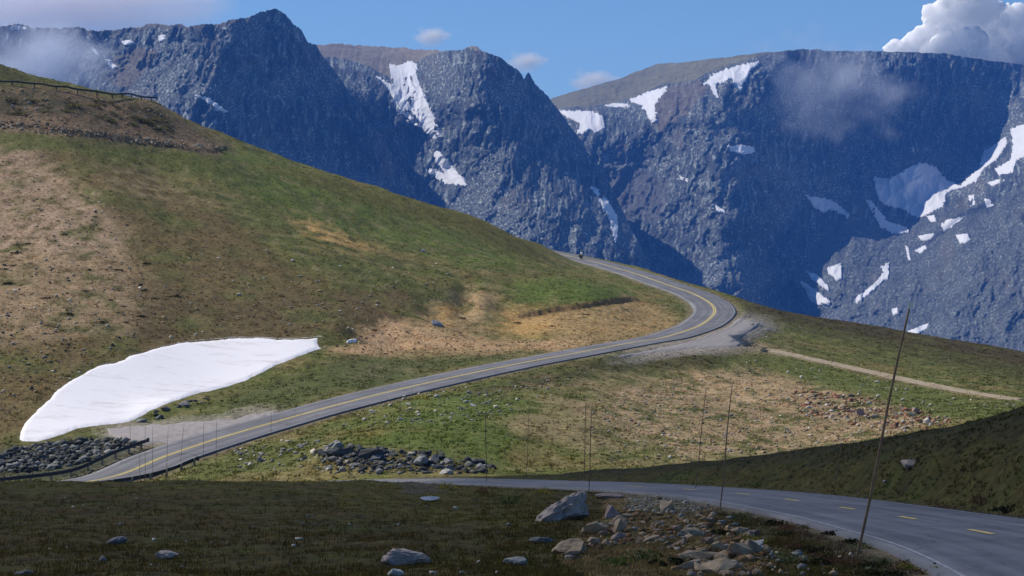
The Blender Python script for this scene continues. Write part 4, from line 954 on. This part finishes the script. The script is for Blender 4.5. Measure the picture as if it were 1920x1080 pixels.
for px, py, s, kd, lb in ((1016, 926, .5, 'yellow', 'yellow-green shrub just left of the big boulder'), (835, 918, .6, 'yellow', 'yellowish shrub by the end of the shaded road'), (955, 945, .6, 'green', 'olive shrub on the bank left of the big boulder'),
    (905, 925, .5, 'rusty', 'rusty shrub beside the edge of the shaded road'), (1075, 905, .3, 'rusty', 'small rusty shrub behind the big boulder'),
    (1395, 975, .42, 'green', 'green shrub on the verge beyond the rubble heap'), (1450, 985, .36, 'dark', 'dark shrub on the verge beside the white line'), (1350, 1003, .34, 'dark', 'dark heathery shrub at the top of the rubble heap'),
    (1405, 1018, .34, 'yellow', 'yellow shrub growing between the pale rubble blocks'), (1500, 1000, .30, 'rusty', 'rusty shrub on the verge before the tall pole'), (1540, 1012, .24, 'rusty', 'low rusty shrub near the foot of the tall pole'),
    (1660, 1060, .22, 'green', 'leafy green shrub right of the tall pole'), (1700, 1068, .24, 'yellow', 'yellow leafy shrub beside the white edge line'), (1750, 1076, .24, 'yellow', 'yellow leafy shrub at the road edge near the frame corner'),
    (1640, 1078, .24, 'green', 'bright green shrub below the tall pole'), (1210, 1052, .40, 'green', 'dark green shrub in front of the rubble heap'), (1260, 1062, .40, 'dark', 'dark shrub between the tan ledge and the grass'), (1160, 1062, .36, 'green', 'green shrub left of the tan rubble blocks'),
    (1530, 1060, .3, 'dark', 'dark low shrub in the grass left of the tall pole'), (1480, 1055, .3, 'green', 'green shrub right of the rubble heap'),
    (790, 748, .9, 'yellow', 'yellow shrub on the verge below the sunlit road'), (1765, 955, .35, 'rusty', 'rusty shrub on the far verge of the shaded road'), (1840, 945, .5, 'rusty', 'rusty brown shrub at the foot of the dark bank'), (1890, 960, .5, 'dark', 'dark shrub at the foot of the dark bank by the frame edge'),
    (1420, 912, .5, 'green', 'green shrub on the far verge beside the first dashes')):
    shrub(px, py, s, kd, lb, 36 if py > 880 else 170)
for px, py in ((85, 560), (130, 590), (160, 546), (270, 546), (288, 560), (318, 557), (332, 556), (207, 563), (232, 575), (266, 594), (8, 505), (25, 498), (12, 533), (20, 532), (30, 475), (30, 460), (55, 458), (420, 520), (530, 556), (275, 495), (220, 507), (120, 440), (110, 415), (190, 430), (700, 620), (745, 585), (866, 597), (970, 606), (1035, 612), (1098, 590), (640, 565), (190, 605), (235, 605)):
    shrub(px, py, random.uniform(.35, .75), 'dark', 'dark cushion shrub dotted on the tan hillside' if px < 600 else 'dark shrub dotted around the earth gully', 215, 'dark shrubs on the hillside' if px < 600 else 'dark shrubs around the gully', .7)
for i in range(46):
    px = random.uniform(1380, 1800); edge_y = np.interp(px, [1280, 1367, 1517, 1613, 1742, 1860], [945, 962, 988, 1014, 1052, 1088]); py = edge_y + random.uniform(2, 60) * (.4 + .6 * min(1, (px - 1380) / 120))
    if py < 1085: shrub(px, py, random.uniform(.14, .34), random.choice(('rusty', 'dark', 'green', 'rusty')), 'low heathery shrub on the verge between the rubble heap and the white line', 36, 'heathery shrubs on the verge', .8)
for i in range(44):
    a = random.random(); px = random.uniform(0, 330); py = np.interp(px, [0, 290, 340], [172, 200, 238]) + random.uniform(0, 42)
    shrub(px, py, random.uniform(.5, 1.5), 'bank', 'olive shrub on the embankment below the upper guardrail', 340, 'shrubs on the embankment', .7)

# ------------------------------------------------------------------ tubes, boxes for small things
def tube(bm, pts, rads, seg=8, cap=True):
    pts = [Vector(p) for p in pts]; rings = []
    for i, p in enumerate(pts):
        t = (pts[min(i + 1, len(pts) - 1)] - pts[max(i - 1, 0)]).normalized()
        u = t.orthogonal().normalized() if abs(t.z) > .9 else t.cross(Vector((0, 0, 1))).normalized(); v = t.cross(u)
        rings.append([bm.verts.new(p + (u * math.cos(6.2832 * k / seg) + v * math.sin(6.2832 * k / seg)) * rads[i]) for k in range(seg)])
    for a, b in zip(rings[:-1], rings[1:]):
        for k in range(seg): bm.faces.new((a[k], a[(k + 1) % seg], b[(k + 1) % seg], b[k]))
    if cap: bm.faces.new(rings[0][::-1]); bm.faces.new(rings[-1])
def box(bm, c, s, rz=0.0):
    m = Matrix.Translation(c) @ Matrix.Rotation(rz, 4, 'Z') @ Matrix.Diagonal((*s, 1))
    bmesh.ops.create_cube(bm, size=1, matrix=m)
def bobj(name, bm, mat, parent=None, smooth=False):
    me = bpy.data.meshes.new(name); bmesh.ops.recalc_face_normals(bm, faces=bm.faces); bm.to_mesh(me); bm.free(); me.materials.append(mat)
    if smooth: me.polygons.foreach_set('use_smooth', np.ones(len(me.polygons), bool))
    return link(bpy.data.objects.new(name, me), parent)

# snow poles: base pixel, distance (None: where that pixel meets the ground), top pixel, label
POLES = [(1607, 1045, None, 1708, 568, 'tallest snow pole, leaning over the shaded road and the dark bank'),
 (1350, 955, None, 1373, 722, 'snow pole standing at the white line beyond the rubble heap'),
 (1304, 905, 120, 1324, 728, 'snow pole rising from behind the dark bank beside another pole'),
 (1562, 930, None, 1578, 838, 'faint short snow pole on the far verge before the dark bank'),
 (1104, 924, None, 1110, 757, 'snow pole at the road edge behind the big boulder'),
 (1095, 888, 150, 1099, 745, 'thin snow pole beyond the shaded road above the big boulder'),
 (987, 893, 163, 993, 757, 'snow pole at the far edge of the shaded road past the outcrop'),
 (912, 907, None, 910, 770, 'snow pole where the shaded road bends out of sight'),
 (767, 845, None, 773, 728, 'snow pole rising behind the grey outcrop'),
 (508, 815, None, 508, 722, 'snow pole at the edge of the sunlit road near the gravel pull-out'),
 (244, 832, None, 244, 794, 'short snow pole at the back of the gravel pull-out'),
 (272, 900, 182, 272, 800, 'snow pole crossing the end of the guardrail'),
 (286, 905, 178, 286, 798, 'snow pole just right of the guardrail end'),
 (311, 908, 172, 315, 802, 'bold snow pole crossing the sunlit road next to the guardrail end'),
 (338, 868, None, 345, 795, 'snow pole crossing the double yellow line'),
 (381, 858, None, 382, 790, 'snow pole at the end of the lower short guardrail'),
 (405, 872, None, 406, 786, 'snow pole in the grass just past the short guardrail'),
 (262, 905, 178, 262, 838, 'faint thin snow pole left of the others on the sunlit road')]
for bx, by, d, tx, ty, lb in POLES:
    h = hitgrid(bx, by, 36 if d is None else 30) if d is None else None
    if d is None and by < 900 and bx < 900: h = hitgrid(bx, by, 168)
    if h is None:
        d = d or 150; h = np.array([(bx - 960) / F * d, d, 0.0]); h[2] = np.interp(d, drow, column(bx))
    d = h[1]
    top = np.array([(tx - 960) / F * d, d + .1, (540 - ty) / F * d])
    a = np.zeros(3); b = top - h
    root = bpy.data.objects.new('snow_pole', None); root.location = h; link(root)
    tag(root, lb, 'snow pole', 'snow poles along the road')
    bm = bmesh.new(); r0 = .031 if d < 60 else .024 if d < 160 else .017
    q = [a + [0, 0, -.5], a] + [a + (b - a) * t + np.array([.015 * math.sin(7 * t), .01 * math.cos(9 * t), 0]) for t in (.2, .4, .6, .8, 1)]
    tube(bm, q, [r0, r0, r0 * .97, r0 * .93, r0 * .88, r0 * .8, r0 * .62], 8)
    bobj('pole', bm, M['timber'], root, True)
    if d < 60:
        bm = bmesh.new(); box(bm, b + np.array([-.005, -.045, -.05]), (.10, .02, .14)); bobj('reflector', bm, M['reflector'], root)

# guardrails
def guardrail(line3, label, spacing, side, pm='paintpost', beam_h=.62):
    root = bpy.data.objects.new('guardrail', None); c0 = line3[0]; root.location = c0; link(root); tag(root, label, 'guardrail')
    L = line3 - c0
    prof = [(0, -.155), (.04, -.12), (.0, -.06), (-.0, 0), (.04, .06), (.04, .1), (0, .155)]
    t = np.gradient(L[:, :2], axis=0); t /= np.linalg.norm(t, axis=1)[:, None]; nrm = np.stack([t[:, 1], -t[:, 0]], 1) * side
    V = []
    for i in range(len(L)):
        for (o, z) in prof: V.append([L[i, 0] + nrm[i, 0] * (o + .1), L[i, 1] + nrm[i, 1] * (o + .1), L[i, 2] + beam_h + z])
    o = mesh('rail', np.array(V), gridfaces(len(L), len(prof)), M['steel'], root)
    sd = o.modifiers.new('thick', 'SOLIDIFY'); sd.thickness = .012
    P, s = resample(L, spacing); me = None
    for p in P[:100]:
        if me is None:
            bm = bmesh.new(); box(bm, (0, 0, .2), (.17, .17, 1.15)); t0 = bobj('post', bm, M[pm]); me = t0.data; bpy.data.objects.remove(t0)
        q = bpy.data.objects.new('post', me); q.location = p; link(q, root)
    for e in (0, -1):
        bm = bmesh.new(); box(bm, L[e] + [0, 0, beam_h], (.2, .16, .36)); bobj('end_terminal', bm, M['steel'], root)
    return root
def alongroad(Cl, w, i0, i1, zo=-.1):
    o = offset(Cl, w)[i0:i1]; o[:, 2] += zo; return o
hpx = proj(hair_c)[0]
iL0 = int(np.argmin(np.abs(hair_c[:, 0] + 62))); iL1 = int(np.argmin(np.abs(proj(offset(hair_c, -4.6))[0][:110] - 289)))
guardrail(alongroad(hair_c, -4.6, 10, iL1), 'long dark guardrail along the riprap side of the lower road', 1.9, 1)
iR1 = int(np.argmin(np.abs(proj(offset(hair_c, 4.4))[0][:110] - 380)))
guardrail(alongroad(hair_c, 4.6, 10, iR1, -.28), 'short dark guardrail on the grass side of the lower road', 1.9, -1)
up = []
for px, py in ((-60, 158), (-20, 156), (20, 158), (60, 161), (100, 165), (140, 170), (175, 174), (205, 179), (232, 184), (255, 189), (270, 193), (284, 197), (297, 202)):
    d = np.interp(px, [-60, 120, 200, 297], [400, 401, 406, 425]); up.append(((px - 960) / F * d, d, (540 - py - 4) / F * d))
up = resample(spline(np.array(up), 6), 1.0)[0]
for p in up: p[2] = max(p[2], np.interp(p[1], drow, column(960 + F * p[0] / p[1])))
guardrail(up, 'dark guardrail along the skyline of the upper embankment', 3.8, 1, 'steel', beam_h=.66)

# ------------------------------------------------------------------ motorcycle and rider
def motorcycle():
    i = int(np.argmin(np.abs(proj(offset(hair_c, -.3))[0] - 1092) + 1e3 * (hair_c[:, 1] < 450)))
    p = offset(hair_c, -.55)[i].copy(); t = hair_c[i] - hair_c[i + 1]; rz = math.atan2(t[1], t[0])   # rides towards the camera
    S = 1.18
    root = bpy.data.objects.new('motorcycle', None); root.location = p + [0, 0, .02]; root.rotation_euler = (0, 0, rz); root.scale = (S,) * 3; link(root)
    tag(root, 'dark touring motorcycle with pale windscreen coming down the road', 'motorcycle')
    for x in (-.78, .78):
        bm = bmesh.new(); R_, r_ = .27, .075
        for a in range(24):
            pass
        ring = [(x + R_ * math.cos(6.2832 * k / 24), 0, .34 + R_ * math.sin(6.2832 * k / 24)) for k in range(25)]
        tube(bm, ring, [r_] * 25, 8, False); w = bobj('wheel', bm, M['rubber'], root, True)
        bm = bmesh.new(); tube(bm, [(x, -.05, .34), (x, .05, .34)], [.17, .17], 16); bobj('rim', bm, M['chrome'], w)
    bm = bmesh.new(); tube(bm, [(.62, 0, .95), (.40, 0, .95), (.15, 0, .88), (-.1, 0, .78)], [.10, .19, .18, .10], 10); bobj('fuel_tank', bm, M['paint'], root, True)
    bm = bmesh.new(); tube(bm, [(.35, 0, .5), (0, 0, .45), (-.3, 0, .5)], [.2, .26, .18], 10); bobj('engine', bm, M['black'], root, True)
    bm = bmesh.new(); tube(bm, [(.05, 0, .78), (-.2, 0, .76), (-.5, 0, .82), (-.75, 0, .86)], [.10, .14, .15, .08], 10); bobj('seat', bm, M['black'], root, True)
    bm = bmesh.new()
    for y in (-.09, .09): tube(bm, [(.78, y, .34), (.52, y, 1.0)], [.03, .03], 6)
    bobj('fork', bm, M['chrome'], root, True)
    bm = bmesh.new(); tube(bm, [(.34, -.40, 1.08), (.46, -.2, 1.06), (.48, 0, 1.04), (.46, .2, 1.06), (.34, .40, 1.08)], [.018] * 5, 6); bobj('handlebar', bm, M['black'], root, True)
    bm = bmesh.new(); tube(bm, [(.78, 0, .86), (.66, 0, .98), (.50, 0, 1.1)], [.16, .3, .22], 12); bobj('fairing', bm, M['fairing'], root, True)
    bm = bmesh.new(); V = [[bm.verts.new((.62 - .16 * a - .1 * abs(y), y * (1 - .3 * a), 1.1 + .34 * a)) for y in (-.26, -.13, 0, .13, .26)] for a in (0, .5, 1)]
    for a in range(2):
        for b in range(4): bm.faces.new((V[a][b], V[a][b + 1], V[a + 1][b + 1], V[a + 1][b]))
    w = bobj('windscreen', bm, M['fairing'], root, True); sd = w.modifiers.new('thick', 'SOLIDIFY'); sd.thickness = .012
    bm = bmesh.new(); tube(bm, [(.80, 0, .90), (.86, 0, .90)], [.10, .09], 12); bobj('headlight', bm, M['reflector'], root, True)
    for y in (-.3, .3):
        bm = bmesh.new(); box(bm, (-.55, y, .62), (.5, .2, .36)); o = bobj('pannier', bm, M['black'], root); bv = o.modifiers.new('soft', 'BEVEL'); bv.width = .05; bv.segments = 2
    bm = bmesh.new(); tube(bm, [(-.3, .2, .3), (-1.0, .24, .34)], [.05, .055], 8); bobj('exhaust', bm, M['chrome'], root, True)
    # the rider: one skinned body, sitting, hands on the bars
    rider = bpy.data.objects.new('person', None); rider.location = root.location; rider.rotation_euler = root.rotation_euler; rider.scale = root.scale; link(rider)
    tag(rider, 'rider in dark jacket and dark helmet sitting on the motorcycle', 'person')
    vs = [(-.22, 0, .92), (-.18, 0, 1.12), (-.10, 0, 1.36), (-.05, 0, 1.46), (-.02, 0, 1.54), (.02, 0, 1.64)]; rs = [.16, .15, .165, .10, .06, .09]
    es = [(0, 1), (1, 2), (2, 3), (3, 4), (4, 5)]
    for sgn in (-1, 1):
        k = len(vs); vs += [(-.08, .19 * sgn, 1.40), (.12, .32 * sgn, 1.22), (.30, .38 * sgn, 1.11), (.37, .37 * sgn, 1.10)]; rs += [.075, .055, .042, .04]; es += [(3, k), (k, k + 1), (k + 1, k + 2), (k + 2, k + 3)]
        for f_, (dx, dy, dz) in enumerate(((.07, -.035, .01), (.085, -.012, .012), (.085, .012, .008), (.07, .034, 0), (.02, -.06, -.02))):
            q = len(vs); vs += [(.37 + dx * .6, (.37 + dy) * sgn, 1.10 + dz), (.37 + dx, (.37 + dy) * sgn, 1.07 + dz)]; rs += [.011, .009]; es += [(k + 3, q), (q, q + 1)]
        k = len(vs); vs += [(-.18, .12 * sgn, .88), (.24, .24 * sgn, .82), (.10, .26 * sgn, .42), (.08, .26 * sgn, .32), (.26, .27 * sgn, .29)]; rs += [.11, .085, .06, .05, .045]; es += [(0, k), (k, k + 1), (k + 1, k + 2), (k + 2, k + 3), (k + 3, k + 4)]
    me = bpy.data.meshes.new('body'); me.from_pydata(vs, es, []); me.materials.append(M['jacket'])
    o = link(bpy.data.objects.new('body', me), rider); sk = o.modifiers.new('skin', 'SKIN')
    for v_, r_ in zip(me.skin_vertices[0].data, rs): v_.radius = (r_, r_)
    me.skin_vertices[0].data[0].use_root = True
    ss = o.modifiers.new('smooth', 'SUBSURF'); ss.levels = 1; ss.render_levels = 1
    bm = bmesh.new(); bmesh.ops.create_uvsphere(bm, u_segments=16, v_segments=10, radius=.15, matrix=Matrix.Translation((.02, 0, 1.67)) @ Matrix.Diagonal((1.1, .92, 1.08, 1))); bobj('helmet', bm, M['helmet'], rider, True)
    bm = bmesh.new(); tube(bm, [(.14, -.09, 1.67), (.175, -.04, 1.67), (.18, 0, 1.67), (.175, .04, 1.67), (.14, .09, 1.67)], [.035, .045, .045, .045, .035], 8); bobj('visor', bm, M['black'], rider, True)
motorcycle()

# ------------------------------------------------------------------ puddle in the meadow
pt = hitgrid(806, 940, 60)
bm = bmesh.new(); vv = [bm.verts.new((.36 * math.cos(a) * (1 + .15 * math.sin(3 * a)), .9 * math.sin(a), 0)) for a in np.linspace(0, 6.2832, 24, endpoint=False)]; bm.faces.new(vv)
mw = N('still_water'); v = mw.coord(); mw.base((.02, .03, .035)); mw.bump(mw.noise(v, 5, 2, .5), .05, .01); mw.fin(.12, .12)
o = bobj('puddle', bm, mw.m); o.location = pt + [0, 0, .12]; tag(o, 'small puddle reflecting the sky beside the shaded road', 'puddle')

# ------------------------------------------------------------------ clouds, mist, haze
def volmat(name, dens, col, scale, lo, hi, soft=True, detail=5, stretch=(1, 1, 1), radial=.55, aniso=.3):
    m = N(name); m.n.remove(m.b)
    pv = m.node('ShaderNodeVolumePrincipled'); pv.inputs['Color'].default_value = (*col, 1); pv.inputs['Anisotropy'].default_value = aniso
    c = m.node('ShaderNodeTexCoord'); mp = m.node('ShaderNodeMapping'); mp.inputs['Scale'].default_value = stretch; m.lk(c.outputs['Object'], mp.inputs['Vector'])
    nz = m.noise(mp.outputs[0], scale, detail, .58)
    ln = m.node('ShaderNodeVectorMath', operation='LENGTH'); m.lk(c.outputs['Object'], ln.inputs[0])
    rad = m.rng(ln.outputs['Value'], 0, 1, 1, 0)
    v = m.math('ADD', nz, m.math('MULTIPLY', rad, radial))
    v = m.rng(v, lo, hi, 0, 1)
    v = m.math('MULTIPLY', v, m.rng(ln.outputs['Value'], .8, 1, 1, 0))
    m.lk(m.math('MULTIPLY', v, dens), pv.inputs['Density']); m.lk(pv.outputs[0], m.out.inputs['Volume'])
    return m.m
def ellipsoid(name, px, py, d, rx, ry, rd, mat, label, cat, tilt=0):
    """rx, ry in photo pixels at that distance, rd in metres"""
    bm = bmesh.new(); bmesh.ops.create_icosphere(bm, subdivisions=3, radius=1)
    o = bobj(name, bm, mat); o.location = ((px - 960) / F * d, d, (540 - py) / F * d); o.scale = (rx / F * d, rd, ry / F * d); o.rotation_euler = (0, tilt, 0)
    tag(o, label, cat); return o
WISP = volmat('mist_volume', .022, (.85, .9, 1), 2.1, .60, 1.05, stretch=(1, 1, .8), detail=7)
ellipsoid('mist', 75, 120, 4050, 165, 115, 90, WISP, 'thin mist drifting across the cliffs at the far edge of the dark peak', 'mist')
WISP2 = volmat('mist_volume', .019, (.93, .96, 1), 2.6, .60, .95, stretch=(1, 1, .7), detail=8, radial=.26)
ellipsoid('mist', 1560, 158, 5250, 195, 128, 90, WISP2, 'wispy mist trailing down the dark headwall of the massif', 'mist', .35)
def cumulus(label, px, py, d, wpx, hpx, seed, heads):
    rnd = np.random.default_rng(seed); bm = bmesh.new(); k = d / F; W_ = wpx * k; S_ = hpx * k
    balls = []
    for i, (bx, bz, br) in enumerate(heads):
        balls.append((bx * W_, rnd.uniform(-.1, .1) * W_, bz * S_, br * S_))
    big = list(balls)
    for x, y, z, r in big:
        for j in range(26):
            q = rnd.normal(size=3); q /= np.linalg.norm(q)
            if q[2] < -.35: continue
            r2 = r * rnd.uniform(.2, .42); c = (x + q[0] * r * .9, y + q[1] * r * .9, z + q[2] * r * .9, r2); balls.append(c)
            for l in range(7):
                p = rnd.normal(size=3); p /= np.linalg.norm(p)
                if p @ q < 0: continue
                balls.append((c[0] + p[0] * r2 * .9, c[1] + p[1] * r2 * .9, c[2] + p[2] * r2 * .9, r2 * rnd.uniform(.22, .45)))
    for x, y, z, r in balls: bmesh.ops.create_icosphere(bm, subdivisions=2, radius=r, matrix=Matrix.Translation((x, y, z)))
    mc_ = N('cumulus_white'); mc_.base((1, .965, .955)); mc_.b.inputs['Subsurface Weight'].default_value = 1; mc_.b.inputs['Subsurface Radius'].default_value = (1, 1, 1); mc_.b.inputs['Subsurface Scale'].default_value = 420; mc_.fin(1, 0)
    o = bobj('cloud', bm, mc_.m, None, True); o.location = ((px - 960) / F * d, d, (540 - py) / F * d); tag(o, label, 'cloud')
    rm = o.modifiers.new('one_skin', 'REMESH'); rm.mode = 'VOXEL'; rm.voxel_size = 4.2; rm.use_smooth_shade = True
cumulus('tall white cumulus cloud rising behind the massif', 1800, 130, 9500, 300, 150, 5, ((-.36, .1, .26), (-.24, .28, .25), (-.1, .55, .27), (-.05, .8, .22), (.07, .72, .3), (.02, .2, .4), (.22, .35, .28), (.33, .55, .24), (.42, .25, .3), (.55, .4, .3), (.2, .1, .3), (-.15, .1, .3)))
PUFF = volmat('puff_volume', .028, (1, 1, 1), 1.9, .62, 1.0, detail=5)
ellipsoid('cloud', 808, 68, 9500, 44, 24, 80, PUFF, 'small pale cloud puff over the middle ridge', 'cloud')
ellipsoid('cloud', 985, 115, 9500, 50, 26, 80, PUFF, 'small pale cloud puff behind the pinnacle', 'cloud')
ellipsoid('cloud', 1112, 152, 9500, 60, 30, 80, PUFF, 'pale cloud puff low over the tundra plateau', 'cloud')
VEIL = volmat('veil_volume', .009, (.97, .95, 1), 1.6, .45, 1.0, detail=4)
ellipsoid('cloud', 130, 10, 9500, 330, 85, 250, VEIL, 'broad thin lilac cloud veil over the dark peak', 'cloud')

# the cloud whose shadow lies on the near hill: high up towards the sun
edge = [(-150, 108), (-60, 112), (-30, 114), (-16, 124), (-9, 160), (-2, 167), (4, 172), (9, 172), (16, 166), (26, 158), (40, 146), (66, 132), (110, 118), (150, 40), (130, -60), (0, -110), (-140, -70), (-170, 20)]
H = 720.0; off = np.array([SUN[0], SUN[1]]) / SUN[2] * (H + 9)
E = np.array(edge, float); E = spline(np.vstack([E, E[:1]]), 6)[:-1]
th = E[:, 0] * 0
cen = np.array([-10, 20.0]); rings = []
for s_, z_ in ((.02, -14), (.5, -12), (.85, -8), (1.0, 0), (.97, 14), (.85, 34), (.6, 55), (.3, 66), (.02, 70)):
    q = cen + (E - cen) * s_
    nzz = fbm(q[:, 0] / 26 + z_ * .05, q[:, 1] / 26, 3, 77)
    q = q + (0 if z_ < 1 else 5) * nzz[:, None]
    rings.append(np.column_stack([q + off, H + z_ + 9 * nzz * (z_ > 1)]))
R_ = np.stack(rings); nr_, nc_ = R_.shape[:2]
fc = [(i * nc_ + j, i * nc_ + (j + 1) % nc_, (i + 1) * nc_ + (j + 1) % nc_, (i + 1) * nc_ + j) for i in range(nr_ - 1) for j in range(nc_)]
mc = N('thin_cloud'); mc.base((.85, .85, .87)); mc.fin(1, 0); tp_ = mc.node('ShaderNodeBsdfTransparent'); mx = mc.node('ShaderNodeMixShader'); mx.inputs[0].default_value = .60
mc.lk(mc.b.outputs[0], mx.inputs[1]); mc.lk(tp_.outputs[0], mx.inputs[2]); mc.lk(mx.outputs[0], mc.out.inputs['Surface'])
o = mesh('cloud', R_.reshape(-1, 3), fc, mc.m)
tag(o, 'white cloud high above the near hill, shading the meadow and road', 'cloud')

# blue air
bm = bmesh.new(); box(bm, (0, 3800, (655 - 420) / 2), (5600, 8000, 655 + 420))
mh = N('blue_air'); mh.n.remove(mh.b); pv = mh.node('ShaderNodeVolumePrincipled'); pv.inputs['Color'].default_value = (.09, .31, 1.0, 1)
pv.inputs['Density'].default_value = 6.5e-5; pv.inputs['Anisotropy'].default_value = 0.0
mh.lk(pv.outputs[0], mh.out.inputs['Volume'])
o = bobj('haze', bm, mh.m); tag(o, 'pale blue haze filling the air of the valley', 'haze', None, 'stuff')

# ------------------------------------------------------------------ light, sky, camera
sun = bpy.data.lights.new('sun', 'SUN'); sun.energy = 4.6; sun.angle = math.radians(.5); sun.color = (1, .94, .85)
so = bpy.data.objects.new('sun', sun); so.rotation_euler = Vector(SUN).to_track_quat('Z', 'Y').to_euler(); COL.objects.link(so)
w = bpy.data.worlds.new('World'); SC.world = w; w.use_nodes = True; nt = w.node_tree
sk = nt.nodes.new('ShaderNodeTexSky'); sk.sky_type = 'NISHITA'; sk.sun_disc = False
sk.sun_elevation = math.asin(SUN[2]); sk.sun_rotation = math.atan2(SUN[0], SUN[1]); sk.altitude = 3200; sk.air_density = 1.0; sk.dust_density = .15; sk.ozone_density = 3.0
bg = nt.nodes['Background']; bg.inputs['Strength'].default_value = .107; hs = nt.nodes.new('ShaderNodeHueSaturation'); hs.inputs['Saturation'].default_value = 1.14; nt.links.new(sk.outputs[0], hs.inputs['Color']); nt.links.new(hs.outputs[0], bg.inputs[0])
cam = bpy.data.cameras.new('camera'); cam.sensor_width = 36; cam.lens = 36 * F / 1920; cam.clip_end = 40000; cam.clip_start = .5
co = bpy.data.objects.new('camera', cam); co.rotation_euler = (math.pi / 2, 0, 0); COL.objects.link(co); SC.camera = co
SC.view_settings.view_transform = 'Standard'; SC.view_settings.look = 'None'; SC.view_settings.exposure = 0; SC.view_settings.gamma = 1
SC.render.engine = 'CYCLES'; cy = SC.cycles
cy.use_denoising = True
try: cy.denoiser = 'OPENIMAGEDENOISE'
except Exception: pass
cy.max_bounces = 40; cy.diffuse_bounces = 3; cy.glossy_bounces = 2; cy.transmission_bounces = 3; cy.volume_bounces = 40; cy.transparent_max_bounces = 8; cy.volume_max_steps = 128
print('rocks', NROCK[0])
